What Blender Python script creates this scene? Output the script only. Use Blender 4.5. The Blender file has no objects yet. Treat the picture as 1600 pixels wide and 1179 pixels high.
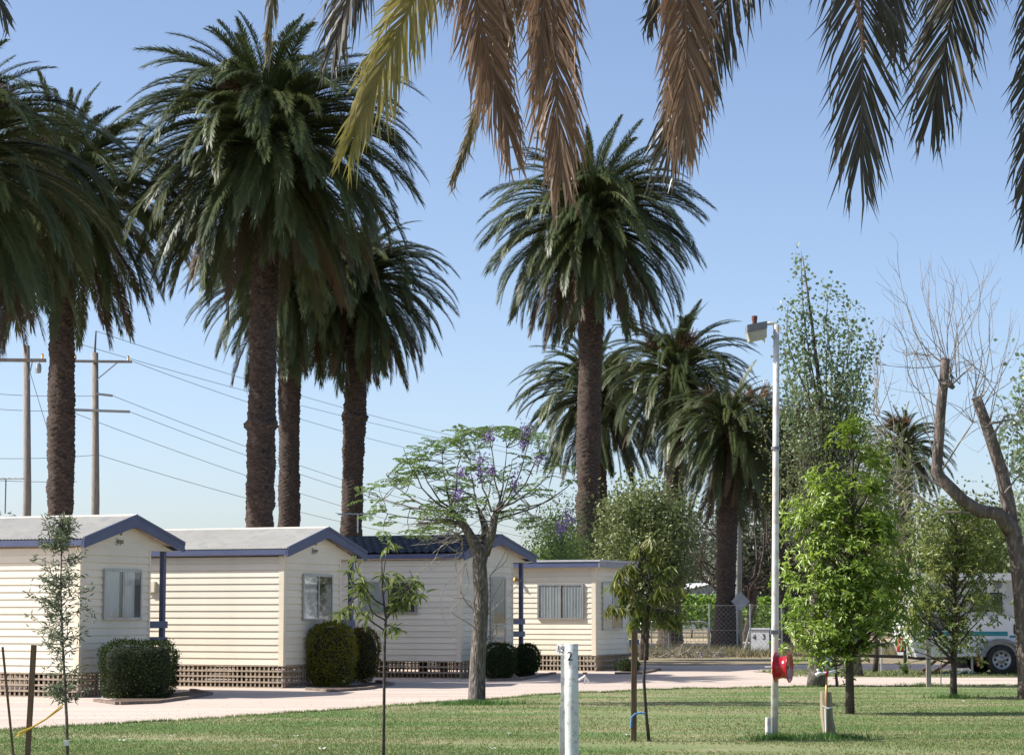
import bpy, math, random
import numpy as np
from mathutils import Vector, Matrix

random.seed(7)
rng = np.random.default_rng(7)
PI = math.pi
R = math.radians

# ------------------------------------------------------------------ camera, sky, sun, exposure
scene = bpy.context.scene
COL = scene.collection
FPX, CAMZ = 3600.0, 1.56
PITCH = math.atan(364.5 / FPX)
cam_data = bpy.data.cameras.new('camera')
cam_data.sensor_width = 36.0
cam_data.lens = 36.0 * FPX / 1600.0
cam_data.clip_end = 3000
cam_data.clip_start = 0.1
cam = bpy.data.objects.new('camera', cam_data)
COL.objects.link(cam)
cam.location = (0, 0, CAMZ)
cam.rotation_euler = (PI / 2 + PITCH, 0, 0)
scene.camera = cam

SUN_EL = R(41)
SUN_PHI = R(0.0)          # sun stands to the left (-X), a touch beyond the picture plane
sdir = Vector((-math.cos(SUN_EL) * math.cos(SUN_PHI), math.cos(SUN_EL) * math.sin(SUN_PHI), math.sin(SUN_EL)))
world = bpy.data.worlds.new('World')
scene.world = world
world.use_nodes = True
wn = world.node_tree
wn.nodes.clear()
sky = wn.nodes.new('ShaderNodeTexSky')
sky.sky_type = 'NISHITA'
sky.sun_disc = False
sky.sun_elevation = SUN_EL
sky.sun_rotation = math.atan2(sdir.x, sdir.y)
sky.altitude = 0
sky.air_density = 0.68
sky.dust_density = 1.2
sky.ozone_density = 2.1
bg = wn.nodes.new('ShaderNodeBackground')
bg.inputs['Strength'].default_value = 0.13
wo = wn.nodes.new('ShaderNodeOutputWorld')
wb = wn.nodes.new('ShaderNodeMix')          # one even white balance for the whole sky
wb.data_type = 'RGBA'
wb.blend_type = 'MULTIPLY'
wb.inputs['Factor'].default_value = 1.0
wb.inputs['B'].default_value = (1.04, 0.985, 0.955, 1)
wn.links.new(sky.outputs[0], wb.inputs['A'])
wn.links.new(wb.outputs['Result'], bg.inputs[0])
wn.links.new(bg.outputs[0], wo.inputs[0])

sl = bpy.data.lights.new('sun', 'SUN')
sl.energy = 4.6
sl.angle = R(0.53)
sl.color = (1.0, 0.965, 0.91)
so = bpy.data.objects.new('sun', sl)
COL.objects.link(so)
so.rotation_euler = sdir.to_track_quat('Z', 'Y').to_euler()
so.location = (-30, 30, 40)

scene.view_settings.view_transform = 'Standard'
scene.view_settings.look = 'None'
scene.view_settings.exposure = 0.68
scene.view_settings.gamma = 1.0
scene.view_settings.use_curve_mapping = False
try:
    scene.cycles.max_bounces = 8
    scene.cycles.transparent_max_bounces = 16
    scene.cycles.use_denoising = True
except Exception:
    pass

# ------------------------------------------------------------------ picture helpers
FW = Vector((0, math.cos(PITCH), math.sin(PITCH)))
UPV = Vector((0, -math.sin(PITCH), math.cos(PITCH)))

def ray(px, py):
    return Vector(((px - 800) / FPX, 0, 0)) + FW + UPV * ((589.5 - py) / FPX)

def P(px, py, Y):
    d = ray(px, py)
    t = Y / d.y
    return Vector((d.x * t, Y, CAMZ + d.z * t))

def G(px, py, z=0.0):
    d = ray(px, py)
    t = (z - CAMZ) / d.z
    return Vector((d.x * t, d.y * t, z))

# ------------------------------------------------------------------ object helpers
def tag(o, label=None, cat=None, group=None, kind=None):
    if label: o['label'] = label
    if cat: o['category'] = cat
    if group: o['group'] = group
    if kind: o['kind'] = kind
    return o

def link(name, data, parent=None):
    o = bpy.data.objects.new(name, data)
    COL.objects.link(o)
    if parent is not None:
        o.parent = parent
    return o

def thing(name, label, cat, loc=(0, 0, 0), rz=0.0, group=None):
    o = link(name, None)
    o.empty_display_size = 0.2
    o.location = loc
    o.rotation_euler = (0, 0, rz)
    return tag(o, label, cat, group)

class MB:
    """collects shapes and links them as ONE mesh object"""
    def __init__(s):
        s.v = []; s.f = []; s.m = []
    def add(s, vs, fs, mi=0):
        b = len(s.v)
        s.v += [tuple(x) for x in vs]
        s.f += [tuple(i + b for i in f) for f in fs]
        s.m += [mi] * len(fs)
    def box(s, c, size, rot=None, mi=0):
        hx, hy, hz = size[0] / 2, size[1] / 2, size[2] / 2
        vs = [Vector((x, y, z)) for z in (-hz, hz) for y in (-hy, hy) for x in (-hx, hx)]
        if rot is not None:
            vs = [rot @ v for v in vs]
        c = Vector(c)
        s.add([v + c for v in vs], [(0, 2, 3, 1), (4, 5, 7, 6), (0, 1, 5, 4), (2, 6, 7, 3), (0, 4, 6, 2), (1, 3, 7, 5)], mi)
    def b2(s, lo, hi, mi=0):
        s.box([(a + b) / 2 for a, b in zip(lo, hi)], [abs(b - a) for a, b in zip(lo, hi)], None, mi)
    def bar(s, a, b, w, h=None, mi=0):
        a, b = Vector(a), Vector(b)
        d = b - a
        L = d.length
        if L < 1e-6: return
        q = d.to_track_quat('X', 'Z').to_matrix()
        s.box((a + b) / 2, (L, w, h or w), q, mi)
    def tube(s, pts, rad, n=8, cap=True, mi=0):
        pts = [Vector(p) for p in pts]
        if not hasattr(rad, '__len__'): rad = [rad] * len(pts)
        k = len(pts)
        prev = None
        vs = []
        for i, p in enumerate(pts):
            t = (pts[min(i + 1, k - 1)] - pts[max(i - 1, 0)])
            if t.length < 1e-9: t = Vector((0, 0, 1))
            t.normalize()
            if prev is None:
                a = Vector((0, 1, 0)) if abs(t.y) < 0.9 else Vector((1, 0, 0))
                u = t.cross(a).normalized()
            else:
                u = (prev - t * prev.dot(t))
                u = u.normalized() if u.length > 1e-6 else t.orthogonal().normalized()
            prev = u
            w = t.cross(u)
            for j in range(n):
                an = 2 * PI * j / n
                vs.append(p + (u * math.cos(an) + w * math.sin(an)) * rad[i])
        fs = []
        for i in range(k - 1):
            for j in range(n):
                a, b = i * n + j, i * n + (j + 1) % n
                fs.append((a, b, b + n, a + n))
        if cap:
            fs.append(tuple(range(n - 1, -1, -1)))
            fs.append(tuple(range((k - 1) * n, k * n)))
        s.add(vs, fs, mi)
    def lathe(s, c, axis, prof, n=24, mi=0):
        axis = Vector(axis).normalized()
        u = axis.orthogonal().normalized(); w = axis.cross(u)
        c = Vector(c)
        vs = []
        for (r, h) in prof:
            for j in range(n):
                an = 2 * PI * j / n
                vs.append(c + axis * h + (u * math.cos(an) + w * math.sin(an)) * r)
        fs = []
        for i in range(len(prof) - 1):
            for j in range(n):
                a, b = i * n + j, i * n + (j + 1) % n
                fs.append((a, b, b + n, a + n))
        s.add(vs, fs, mi)
    def mesh(s, name, mats, smooth=False):
        me = bpy.data.meshes.new(name)
        me.from_pydata(s.v, [], s.f)
        for m in (mats if isinstance(mats, (list, tuple)) else [mats]):
            me.materials.append(m)
        if any(s.m):
            me.polygons.foreach_set('material_index', s.m)
        if smooth:
            me.polygons.foreach_set('use_smooth', [True] * len(s.f))
        me.update()
        return me
    def build(s, name, mats, parent=None, smooth=False):
        return link(name, s.mesh(name, mats, smooth), parent)

def np_mesh(name, verts, faces, mat, smooth=False):
    """verts (N,3), faces (M,k) arrays"""
    me = bpy.data.meshes.new(name)
    n, (m, k) = len(verts), faces.shape
    me.vertices.add(n)
    me.vertices.foreach_set('co', np.asarray(verts, np.float32).ravel())
    me.loops.add(m * k)
    me.loops.foreach_set('vertex_index', np.asarray(faces, np.int32).ravel())
    me.polygons.add(m)
    me.polygons.foreach_set('loop_start', np.arange(0, m * k, k, dtype=np.int32))
    me.polygons.foreach_set('loop_total', np.full(m, k, np.int32))
    if smooth:
        me.polygons.foreach_set('use_smooth', np.ones(m, bool))
    me.materials.append(mat)
    me.update(calc_edges=True)
    return me

def copy_tree(o, parent=None):
    c = o.copy()
    COL.objects.link(c)
    c.parent = parent
    for ch in list(o.children):
        copy_tree(ch, c)
    return c

# ------------------------------------------------------------------ materials
def srgb(r, g, b):
    def l(c):
        c /= 255.0
        return c / 12.92 if c <= 0.04045 else ((c + 0.055) / 1.055) ** 2.4
    return (l(r), l(g), l(b), 1)

def mat(name, c1, c2=None, scale=4.0, rough=0.7, metal=0.0, detail=4.0, spec=0.4, bump=0.0, bscale=None, stretch=None,
        island=0.0, objrand=0.0, contrast=(0.35, 0.65), coords='Object', c3=None, scale3=30.0, rotz=0.0):
    m = bpy.data.materials.new(name)
    m.use_nodes = True
    nt = m.node_tree
    N, L = nt.nodes, nt.links
    bs = N['Principled BSDF']
    bs.inputs['Roughness'].default_value = rough
    bs.inputs['Metallic'].default_value = metal
    bs.inputs['Specular IOR Level'].default_value = spec
    c1 = tuple(c1) + ((1,) if len(c1) == 3 else ())
    if c2 is None:
        c2 = tuple(x * 0.8 for x in c1[:3])
    c2 = tuple(c2) + ((1,) if len(c2) == 3 else ())
    tc = N.new('ShaderNodeTexCoord')
    src = tc.outputs[coords]
    if stretch:
        mp = N.new('ShaderNodeMapping'); mp.inputs['Scale'].default_value = stretch
        mp.inputs['Rotation'].default_value = (0, 0, rotz)
        L.new(src, mp.inputs[0]); src = mp.outputs[0]
    nz = N.new('ShaderNodeTexNoise')
    nz.inputs['Scale'].default_value = scale
    nz.inputs['Detail'].default_value = detail
    L.new(src, nz.inputs['Vector'])
    mr = N.new('ShaderNodeMapRange')
    mr.inputs['From Min'].default_value, mr.inputs['From Max'].default_value = contrast
    L.new(nz.outputs['Fac'], mr.inputs['Value'])
    mx = N.new('ShaderNodeMix'); mx.data_type = 'RGBA'
    L.new(mr.outputs[0], mx.inputs['Factor'])
    mx.inputs['A'].default_value = c1
    mx.inputs['B'].default_value = c2
    out = mx.outputs['Result']
    if c3 is not None:
        n3 = N.new('ShaderNodeTexNoise'); n3.inputs['Scale'].default_value = scale3; n3.inputs['Detail'].default_value = 3
        L.new(src, n3.inputs['Vector'])
        m3 = N.new('ShaderNodeMapRange'); m3.inputs['From Min'].default_value = 0.5; m3.inputs['From Max'].default_value = 0.68
        L.new(n3.outputs['Fac'], m3.inputs['Value'])
        x3 = N.new('ShaderNodeMix'); x3.data_type = 'RGBA'
        L.new(m3.outputs[0], x3.inputs['Factor']); L.new(out, x3.inputs['A'])
        x3.inputs['B'].default_value = tuple(c3) + ((1,) if len(c3) == 3 else ())
        out = x3.outputs['Result']
    if island or objrand:
        hs = N.new('ShaderNodeHueSaturation')
        rr = N.new('ShaderNodeMapRange')
        amt = island or objrand
        rr.inputs['To Min'].default_value = 1 - amt; rr.inputs['To Max'].default_value = 1 + amt
        if island:
            ge = N.new('ShaderNodeNewGeometry'); L.new(ge.outputs['Random Per Island'], rr.inputs['Value'])
        else:
            oi = N.new('ShaderNodeObjectInfo'); L.new(oi.outputs['Random'], rr.inputs['Value'])
        L.new(rr.outputs[0], hs.inputs['Value'])
        L.new(out, hs.inputs['Color'])
        out = hs.outputs['Color']
    L.new(out, bs.inputs['Base Color'])
    if bump:
        nb = N.new('ShaderNodeTexNoise'); nb.inputs['Scale'].default_value = bscale or scale * 4; nb.inputs['Detail'].default_value = 4
        L.new(src, nb.inputs['Vector'])
        bp = N.new('ShaderNodeBump'); bp.inputs['Strength'].default_value = bump; bp.inputs['Distance'].default_value = 0.05
        L.new(nb.outputs['Fac'], bp.inputs['Height']); L.new(bp.outputs[0], bs.inputs['Normal'])
    m.diffuse_color = c1
    return m

def leaf_mat(name, c1, c2, trans=0.25, rough=0.45, spec=0.5, rand='island', tcol=None, scale=0.9):
    """leaf with light passing through; colour varies leaf by leaf"""
    m = bpy.data.materials.new(name)
    m.use_nodes = True
    nt = m.node_tree; N, L = nt.nodes, nt.links
    bs = N['Principled BSDF']; out = N['Material Output']
    bs.inputs['Roughness'].default_value = rough
    bs.inputs['Specular IOR Level'].default_value = spec
    if rand == 'island':
        ge = N.new('ShaderNodeNewGeometry'); r = ge.outputs['Random Per Island']
    else:
        oi = N.new('ShaderNodeObjectInfo'); r = oi.outputs['Random']
    tc = N.new('ShaderNodeTexCoord')
    nz = N.new('ShaderNodeTexNoise'); nz.inputs['Scale'].default_value = scale; nz.inputs['Detail'].default_value = 2
    L.new(tc.outputs['Object'], nz.inputs['Vector'])
    ad = N.new('ShaderNodeMath'); ad.operation = 'MULTIPLY_ADD'
    L.new(nz.outputs['Fac'], ad.inputs[0]); ad.inputs[1].default_value = 1.6; ad.inputs[2].default_value = -0.55
    av = N.new('ShaderNodeMath'); av.operation = 'MULTIPLY_ADD'
    L.new(r, av.inputs[0]); av.inputs[1].default_value = 0.6
    L.new(ad.outputs[0], av.inputs[2])
    av.use_clamp = True
    mx = N.new('ShaderNodeMix'); mx.data_type = 'RGBA'
    L.new(av.outputs[0], mx.inputs['Factor'])
    mx.inputs['A'].default_value = tuple(c1)[:3] + (1,)
    mx.inputs['B'].default_value = tuple(c2)[:3] + (1,)
    L.new(mx.outputs['Result'], bs.inputs['Base Color'])
    tr = N.new('ShaderNodeBsdfTranslucent')
    if tcol:
        tr.inputs['Color'].default_value = tuple(tcol)[:3] + (1,)
    else:
        L.new(mx.outputs['Result'], tr.inputs['Color'])
    ms = N.new('ShaderNodeMixShader'); ms.inputs[0].default_value = trans
    L.new(bs.outputs[0], ms.inputs[1]); L.new(tr.outputs[0], ms.inputs[2])
    L.new(ms.outputs[0], out.inputs['Surface'])
    return m

def glass_mat(name, tint=(0.86, 0.89, 0.9), refl=0.09):
    m = bpy.data.materials.new(name); m.use_nodes = True
    nt = m.node_tree; N, L = nt.nodes, nt.links
    out = N['Material Output']; N.remove(N['Principled BSDF'])
    t = N.new('ShaderNodeBsdfTransparent'); t.inputs[0].default_value = tint + (1,)
    g = N.new('ShaderNodeBsdfGlossy'); g.inputs['Roughness'].default_value = 0.03
    lw_ = N.new('ShaderNodeLayerWeight'); lw_.inputs[0].default_value = 0.5
    fr = N.new('ShaderNodeMath'); fr.operation = 'POWER'; fr.inputs[1].default_value = 4.0
    L.new(lw_.outputs['Facing'], fr.inputs[0])
    ad = N.new('ShaderNodeMath'); ad.operation = 'ADD'; ad.inputs[1].default_value = refl; ad.use_clamp = True
    L.new(fr.outputs[0], ad.inputs[0])
    ms = N.new('ShaderNodeMixShader')
    L.new(ad.outputs[0], ms.inputs[0]); L.new(t.outputs[0], ms.inputs[1]); L.new(g.outputs[0], ms.inputs[2])
    L.new(ms.outputs[0], out.inputs['Surface'])
    return m

M = {}
M['siding'] = mat('cream_siding', (0.77, 0.715, 0.58), (0.725, 0.67, 0.535), scale=1.2, rough=0.55, objrand=0.05, contrast=(0.3, 0.7), c3=(0.70, 0.645, 0.515), scale3=1.6)
M['trim'] = mat('cream_trim', (0.78, 0.7, 0.54), (0.73, 0.65, 0.5), rough=0.5)
M['blue'] = mat('blue_fascia', (0.085, 0.105, 0.19), (0.07, 0.09, 0.165), scale=3, rough=0.5)
M['roof_pale'] = mat('pale_roof_sheet', (0.56, 0.53, 0.46), (0.49, 0.465, 0.41), scale=1.1, rough=0.6, c3=(0.44, 0.43, 0.39), scale3=5)
M['roof_green'] = mat('dark_green_roof_tile', (0.005, 0.012, 0.021), (0.006, 0.015, 0.025), scale=3, rough=0.45, spec=0.35)
M['soffit'] = mat('soffit', (0.6, 0.5, 0.42), rough=0.7)
M['lattice'] = mat('lattice_timber', (0.42, 0.345, 0.26), (0.31, 0.255, 0.19), scale=8, rough=0.85, stretch=(1, 1, 1))
M['alu'] = mat('window_aluminium', (0.42, 0.42, 0.4), rough=0.4, metal=0.6)
M['curtain'] = mat('curtain', (0.72, 0.71, 0.68), (0.6, 0.6, 0.58), scale=2, rough=0.9)
M['dark_room'] = mat('dark_room', (0.02, 0.02, 0.022), rough=0.9)
M['glass'] = glass_mat('window_glass')
M['deck'] = mat('deck_boards', (0.22, 0.16, 0.12), (0.15, 0.11, 0.08), scale=5, rough=0.8)
M['black'] = mat('black_paint', (0.012, 0.012, 0.013), rough=0.5)
M['white_paint'] = mat('white_paint', (0.74, 0.75, 0.73), (0.6, 0.61, 0.6), scale=9, rough=0.6, c3=(0.45, 0.45, 0.43), scale3=22)
M['pole_white'] = mat('pole_white', (0.72, 0.71, 0.68), (0.6, 0.57, 0.53), scale=3, rough=0.45, c3=(0.5, 0.42, 0.36), scale3=9)
M['steel'] = mat('galvanised_steel', (0.42, 0.43, 0.43), (0.32, 0.33, 0.33), scale=8, rough=0.45, metal=0.7)
M['grey_timber'] = mat('weathered_timber', (0.34, 0.31, 0.27), (0.23, 0.2, 0.175), scale=6, rough=0.9, stretch=(6, 6, 0.5), bump=0.3, bscale=12)
M['brown_timber'] = mat('brown_timber', (0.17, 0.105, 0.065), (0.11, 0.07, 0.045), scale=6, rough=0.9, stretch=(6, 6, 0.5), bump=0.3, bscale=15)
M['tap_timber'] = mat('tap_post_timber', (0.36, 0.31, 0.2), (0.22, 0.19, 0.13), scale=6, rough=0.9, stretch=(6, 6, 0.5), bump=0.3, bscale=15)
M['red'] = mat('red_enamel', (0.42, 0.012, 0.022), (0.32, 0.01, 0.018), scale=8, rough=0.22, spec=0.6)
M['brick'] = mat('edging', (0.24, 0.18, 0.145), (0.15, 0.115, 0.095), scale=10, rough=0.9, bump=0.3)
M['soil'] = mat('bed_soil', (0.13, 0.085, 0.055), (0.08, 0.055, 0.04), scale=6, rough=0.95, bump=0.5)
M['concrete'] = mat('concrete', (0.42, 0.4, 0.37), (0.34, 0.32, 0.29), scale=6, rough=0.9)
M['bark_palm'] = mat('palm_bark', (0.08, 0.056, 0.043), (0.036, 0.026, 0.021), scale=5, rough=0.92, stretch=(1, 1, 2.6), bump=0.5, bscale=26, c3=(0.125, 0.095, 0.078), scale3=11)
M['boot'] = mat('palm_leaf_bases', (0.11, 0.062, 0.042), (0.055, 0.034, 0.024), scale=4, rough=0.9, c3=(0.17, 0.1, 0.065), scale3=9)
M['fruit'] = mat('palm_fruit_stalk', (0.24, 0.145, 0.085), (0.15, 0.1, 0.06), scale=5, rough=0.8, island=0.25)
M['frond'] = leaf_mat('palm_frond_green', (0.05, 0.072, 0.027), (0.112, 0.135, 0.045), trans=0.2, rough=0.42, spec=0.38, rand='object')
M['frond_dead'] = leaf_mat('palm_frond_dead', (0.13, 0.085, 0.05), (0.085, 0.07, 0.035), trans=0.1, rough=0.6, spec=0.3, rand='object')
M['frond_brown'] = leaf_mat('hanging_frond_brown', (0.19, 0.12, 0.078), (0.33, 0.215, 0.14), trans=0.3, rough=0.5, spec=0.4)
M['frond_olive'] = leaf_mat('hanging_frond_olive', (0.2, 0.185, 0.1), (0.34, 0.28, 0.18), trans=0.3, rough=0.45, spec=0.5)
M['frond_yellow'] = leaf_mat('hanging_frond_yellow', (0.25, 0.23, 0.045), (0.46, 0.4, 0.2), trans=0.35, rough=0.45, spec=0.5, scale=2.5)
M['frond_dark'] = leaf_mat('hanging_frond_dark', (0.05, 0.06, 0.042), (0.125, 0.105, 0.08), trans=0.22, rough=0.4, spec=0.5)
M['bark'] = mat('grey_bark', (0.15, 0.13, 0.11), (0.075, 0.062, 0.052), scale=4, rough=0.95, stretch=(3, 3, 0.7), bump=0.9, bscale=14, c3=(0.27, 0.245, 0.21), scale3=12)
M['bark_pale'] = mat('pale_bark', (0.3, 0.265, 0.23), (0.21, 0.185, 0.16), scale=5, rough=0.9, bump=0.3, bscale=20)
M['bark_bare'] = mat('pollard_bark', (0.16, 0.125, 0.105), (0.085, 0.068, 0.058), scale=3, rough=0.95, stretch=(2, 2, 0.8), bump=0.7, bscale=10, c3=(0.22, 0.18, 0.15), scale3=8)
M['bark_dark'] = mat('dark_bark', (0.085, 0.068, 0.055), (0.05, 0.04, 0.034), scale=5, rough=0.95, bump=0.5, bscale=20)
M['lf_jac'] = leaf_mat('jacaranda_leaf', (0.11, 0.19, 0.05), (0.22, 0.32, 0.1), trans=0.45)
M['lf_bright'] = leaf_mat('bright_leaf', (0.11, 0.2, 0.022), (0.29, 0.39, 0.05), trans=0.35, rough=0.35, scale=1.4)
M['lf_bright_obj'] = leaf_mat('bright_leaf_single', (0.12, 0.21, 0.022), (0.33, 0.41, 0.05), trans=0.35, rough=0.35, rand='object')
M['lf_mid'] = leaf_mat('mid_leaf', (0.1, 0.16, 0.035), (0.26, 0.3, 0.08), trans=0.42, rough=0.35)
M['lf_mid_obj'] = leaf_mat('mid_leaf_single', (0.12, 0.18, 0.04), (0.38, 0.36, 0.09), trans=0.42, rough=0.35, rand='object')
M['lf_mango'] = leaf_mat('drooping_leaf', (0.09, 0.145, 0.03), (0.25, 0.27, 0.07), trans=0.42, rough=0.4)
M['lf_mango_obj'] = leaf_mat('drooping_leaf_single', (0.09, 0.145, 0.03), (0.31, 0.27, 0.07), trans=0.42, rough=0.4, rand='object')
M['lf_young_obj'] = leaf_mat('young_leaf_single', (0.15, 0.2, 0.05), (0.3, 0.34, 0.11), trans=0.35, rough=0.4, rand='object')
M['lf_grey'] = leaf_mat('grey_green_leaf', (0.12, 0.155, 0.085), (0.22, 0.25, 0.15), trans=0.3)
M['lf_poplar'] = leaf_mat('poplar_leaf', (0.11, 0.17, 0.085), (0.25, 0.33, 0.18), trans=0.45, rough=0.35)
M['lf_olive'] = leaf_mat('olive_leaf', (0.12, 0.165, 0.05), (0.25, 0.285, 0.11), trans=0.35, rough=0.4)
M['lf_lime'] = leaf_mat('lime_leaf', (0.16, 0.25, 0.04), (0.3, 0.38, 0.09), trans=0.35)
M['lf_far'] = leaf_mat('far_leaf', (0.07, 0.085, 0.05), (0.13, 0.145, 0.085), trans=0.2)
M['lf_far2'] = leaf_mat('far_leaf_grey', (0.085, 0.095, 0.065), (0.15, 0.155, 0.105), trans=0.2)
M['lf_vine'] = leaf_mat('vine_leaf', (0.15, 0.27, 0.035), (0.25, 0.38, 0.06), trans=0.35)
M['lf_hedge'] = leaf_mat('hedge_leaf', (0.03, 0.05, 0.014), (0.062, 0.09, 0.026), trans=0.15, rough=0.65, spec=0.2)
M['lf_hedge_olive'] = leaf_mat('golden_hedge_leaf', (0.10, 0.11, 0.014), (0.27, 0.25, 0.028), trans=0.25, rough=0.65, spec=0.2)
M['lf_hedge_red'] = leaf_mat('bronze_hedge_leaf', (0.11, 0.09, 0.022), (0.2, 0.16, 0.03), trans=0.2, rough=0.65, spec=0.2)
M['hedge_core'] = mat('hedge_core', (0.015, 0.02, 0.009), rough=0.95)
M['flower'] = leaf_mat('jacaranda_flower', (0.17, 0.11, 0.32), (0.30, 0.21, 0.46), trans=0.35, rough=0.6)
M['petal'] = mat('pale_petal', (0.8, 0.78, 0.7), rough=0.7)
M['wire'] = mat('wire', (0.16, 0.16, 0.165), rough=0.5)
M['rope_yellow'] = mat('yellow_rope', (0.75, 0.45, 0.04), rough=0.6)
M['rope_blue'] = mat('blue_tie', (0.09, 0.25, 0.48), rough=0.6)
M['white_gloss'] = mat('caravan_white', (0.74, 0.75, 0.75), (0.68, 0.69, 0.69), scale=2, rough=0.3)
M['silver_rib'] = mat('caravan_ribbed_panel', (0.60, 0.62, 0.64), (0.55, 0.57, 0.6), scale=2, rough=0.35)
M['teal'] = mat('teal_stripe', (0.012, 0.22, 0.26), (0.01, 0.18, 0.22), rough=0.35)
M['rubber'] = mat('rubber', (0.018, 0.018, 0.018), (0.03, 0.03, 0.029), scale=20, rough=0.8)
M['rust'] = mat('rusty_steel', (0.16, 0.06, 0.04), (0.09, 0.04, 0.03), scale=12, rough=0.8)
M['lamp_lens'] = mat('lamp_lens', (0.44, 0.42, 0.34), (0.36, 0.35, 0.28), scale=10, rough=0.3)
M['lamp_body'] = mat('lamp_body', (0.2, 0.21, 0.25), (0.16, 0.165, 0.19), scale=10, rough=0.5)
M['brass'] = mat('brass', (0.38, 0.22, 0.07), rough=0.4, metal=0.6)
M['pvc'] = mat('white_pvc', (0.76, 0.76, 0.74), rough=0.4)

# ------------------------------------------------------------------ the ground
def ground_mat():
    m = mat('dry_ground', (0.29, 0.215, 0.14), (0.24, 0.2, 0.115), scale=0.25, rough=0.95, bump=0.4, bscale=6, c3=(0.2, 0.19, 0.095), scale3=1.3)
    return m

mb = MB()
mb.add([(-900, -60, 0), (900, -60, 0), (900, 1800, 0), (-900, 1800, 0)], [(0, 1, 2, 3)])
tag(mb.build('ground', ground_mat()), 'dry earth and straw coloured grass reaching away beyond the fence', 'ground', kind='structure')

lawn_px = [(-700, 1195), (-200, 1160), (0, 1143), (200, 1131), (450, 1116), (600, 1105), (700, 1097), (850, 1086), (1000, 1079),
           (1200, 1074.5), (1400, 1073), (1600, 1072), (2100, 1072)]
lawn_edge = [G(*p) for p in lawn_px]
ex = np.array([p.x for p in lawn_edge]); ey = np.array([p.y for p in lawn_edge])
order = np.argsort(ex); ex, ey = ex[order], ey[order]

def vnoise(x, s):
    r_ = np.random.default_rng(s)
    tb = r_.uniform(-1, 1, 4096)
    i = np.floor(x).astype(int); fr = x - i
    fr = fr * fr * (3 - 2 * fr)
    return tb[i % 4096] * (1 - fr) + tb[(i + 1) % 4096] * fr

def edge_y(x):
    return np.interp(x, ex, ey) + 0.28 * vnoise(np.asarray(x) * 0.9 + 900, 1) + 0.16 * vnoise(np.asarray(x) * 4 + 900, 2) + 0.08 * vnoise(np.asarray(x) * 13 + 900, 3)

# driveway of pinkish gravel
xs = np.arange(-26, 34, 0.5)
mb = MB()
def back_y(x):
    # the far edge of the gravel
    return np.interp(x, [-26, 2, 4.5, 8, 12, 34], [70, 70, 66.5, 67.5, 68.5, 70]) + 0.35 * vnoise(np.asarray(x) * 1.1 + 300, 5)
by = back_y(xs); ny = edge_y(xs) - 1.2
vs = [(x, y, 0.006) for x, y in zip(xs, ny)] + [(x, y, 0.006) for x, y in zip(xs, by)]
n = len(xs)
mb.add(vs, [(i, i + 1, n + i + 1, n + i) for i in range(n - 1)])
M['gravel'] = mat('pink_gravel', (0.50, 0.405, 0.335), (0.60, 0.5, 0.42), stretch=(0.12, 1.5, 1), rotz=R(-30), scale=0.9, rough=0.95, bump=0.25, bscale=25, c3=(0.46, 0.37, 0.3), scale3=3.0)
tag(mb.build('driveway', M['gravel']), 'pale pink gravel driveway curving past the cream cabins', 'driveway', kind='structure')

# lawn
M['lawn'] = mat('lawn', (0.105, 0.185, 0.045), (0.25, 0.245, 0.115), scale=0.35, rough=0.95, bump=0.5, bscale=30, c3=(0.31, 0.27, 0.15), scale3=0.7,
                stretch=(0.5, 1.6, 1), contrast=(0.38, 0.62))
xs = np.arange(-22, 30, 0.12)
yf = edge_y(xs)
mb = MB()
n = len(xs)
vs = [(x, 4.0, 0.012) for x in xs] + [(x, y, 0.012) for x, y in zip(xs, yf)]
mb.add(vs, [(i, i + 1, n + i + 1, n + i) for i in range(n - 1)])
tag(mb.build('lawn', M['lawn']), 'mown green lawn with worn straw patches in the foreground', 'lawn', kind='structure')

# grass verge behind the path on the right, dry and worn
xs = np.arange(6.2, 26, 0.3)
lo = np.interp(xs, [6.2, 8, 26], [59.5, 54.8, 54.5]) + 0.25 * vnoise(xs * 1.7 + 40, 11)
hi = np.interp(xs, [6.2, 8, 26], [59.8, 60.8, 61.0]) + 0.4 * vnoise(xs * 1.3 + 40, 12)
n = len(xs)
mb = MB()
mb.add([(x, y, 0.012) for x, y in zip(xs, lo)] + [(x, y, 0.012) for x, y in zip(xs, hi)], [(i, i + 1, n + i + 1, n + i) for i in range(n - 1)])
M['verge'] = mat('dry_verge', (0.15, 0.16, 0.065), (0.22, 0.185, 0.1), scale=0.8, rough=0.95, bump=0.4, bscale=20)
tag(mb.build('grass_verge', M['verge']), 'thin dry grass verge under the parked camper', 'verge', kind='structure')

# bitumen road beyond the fence
mb = MB()
mb.add([(-120, 103, 0.006), (160, 103, 0.006), (160, 112, 0.006), (-120, 112, 0.006)], [(0, 1, 2, 3)])
tag(mb.build('road', mat('bitumen', (0.075, 0.078, 0.082), (0.1, 0.1, 0.1), scale=1, rough=0.9)), 'grey bitumen road running behind the fence', 'road', kind='structure')
mb = MB()
mb.add([(-120, 112.3, 0.004), (160, 112.3, 0.004), (160, 132, 0.004), (-120, 132, 0.004)], [(0, 1, 2, 3)])
tag(mb.build('roadside_verge', mat('straw_verge', (0.47, 0.38, 0.25), (0.36, 0.28, 0.17), scale=0.4, rough=0.95)), 'straw coloured verge between the road and the vines', 'verge', kind='structure')

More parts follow.
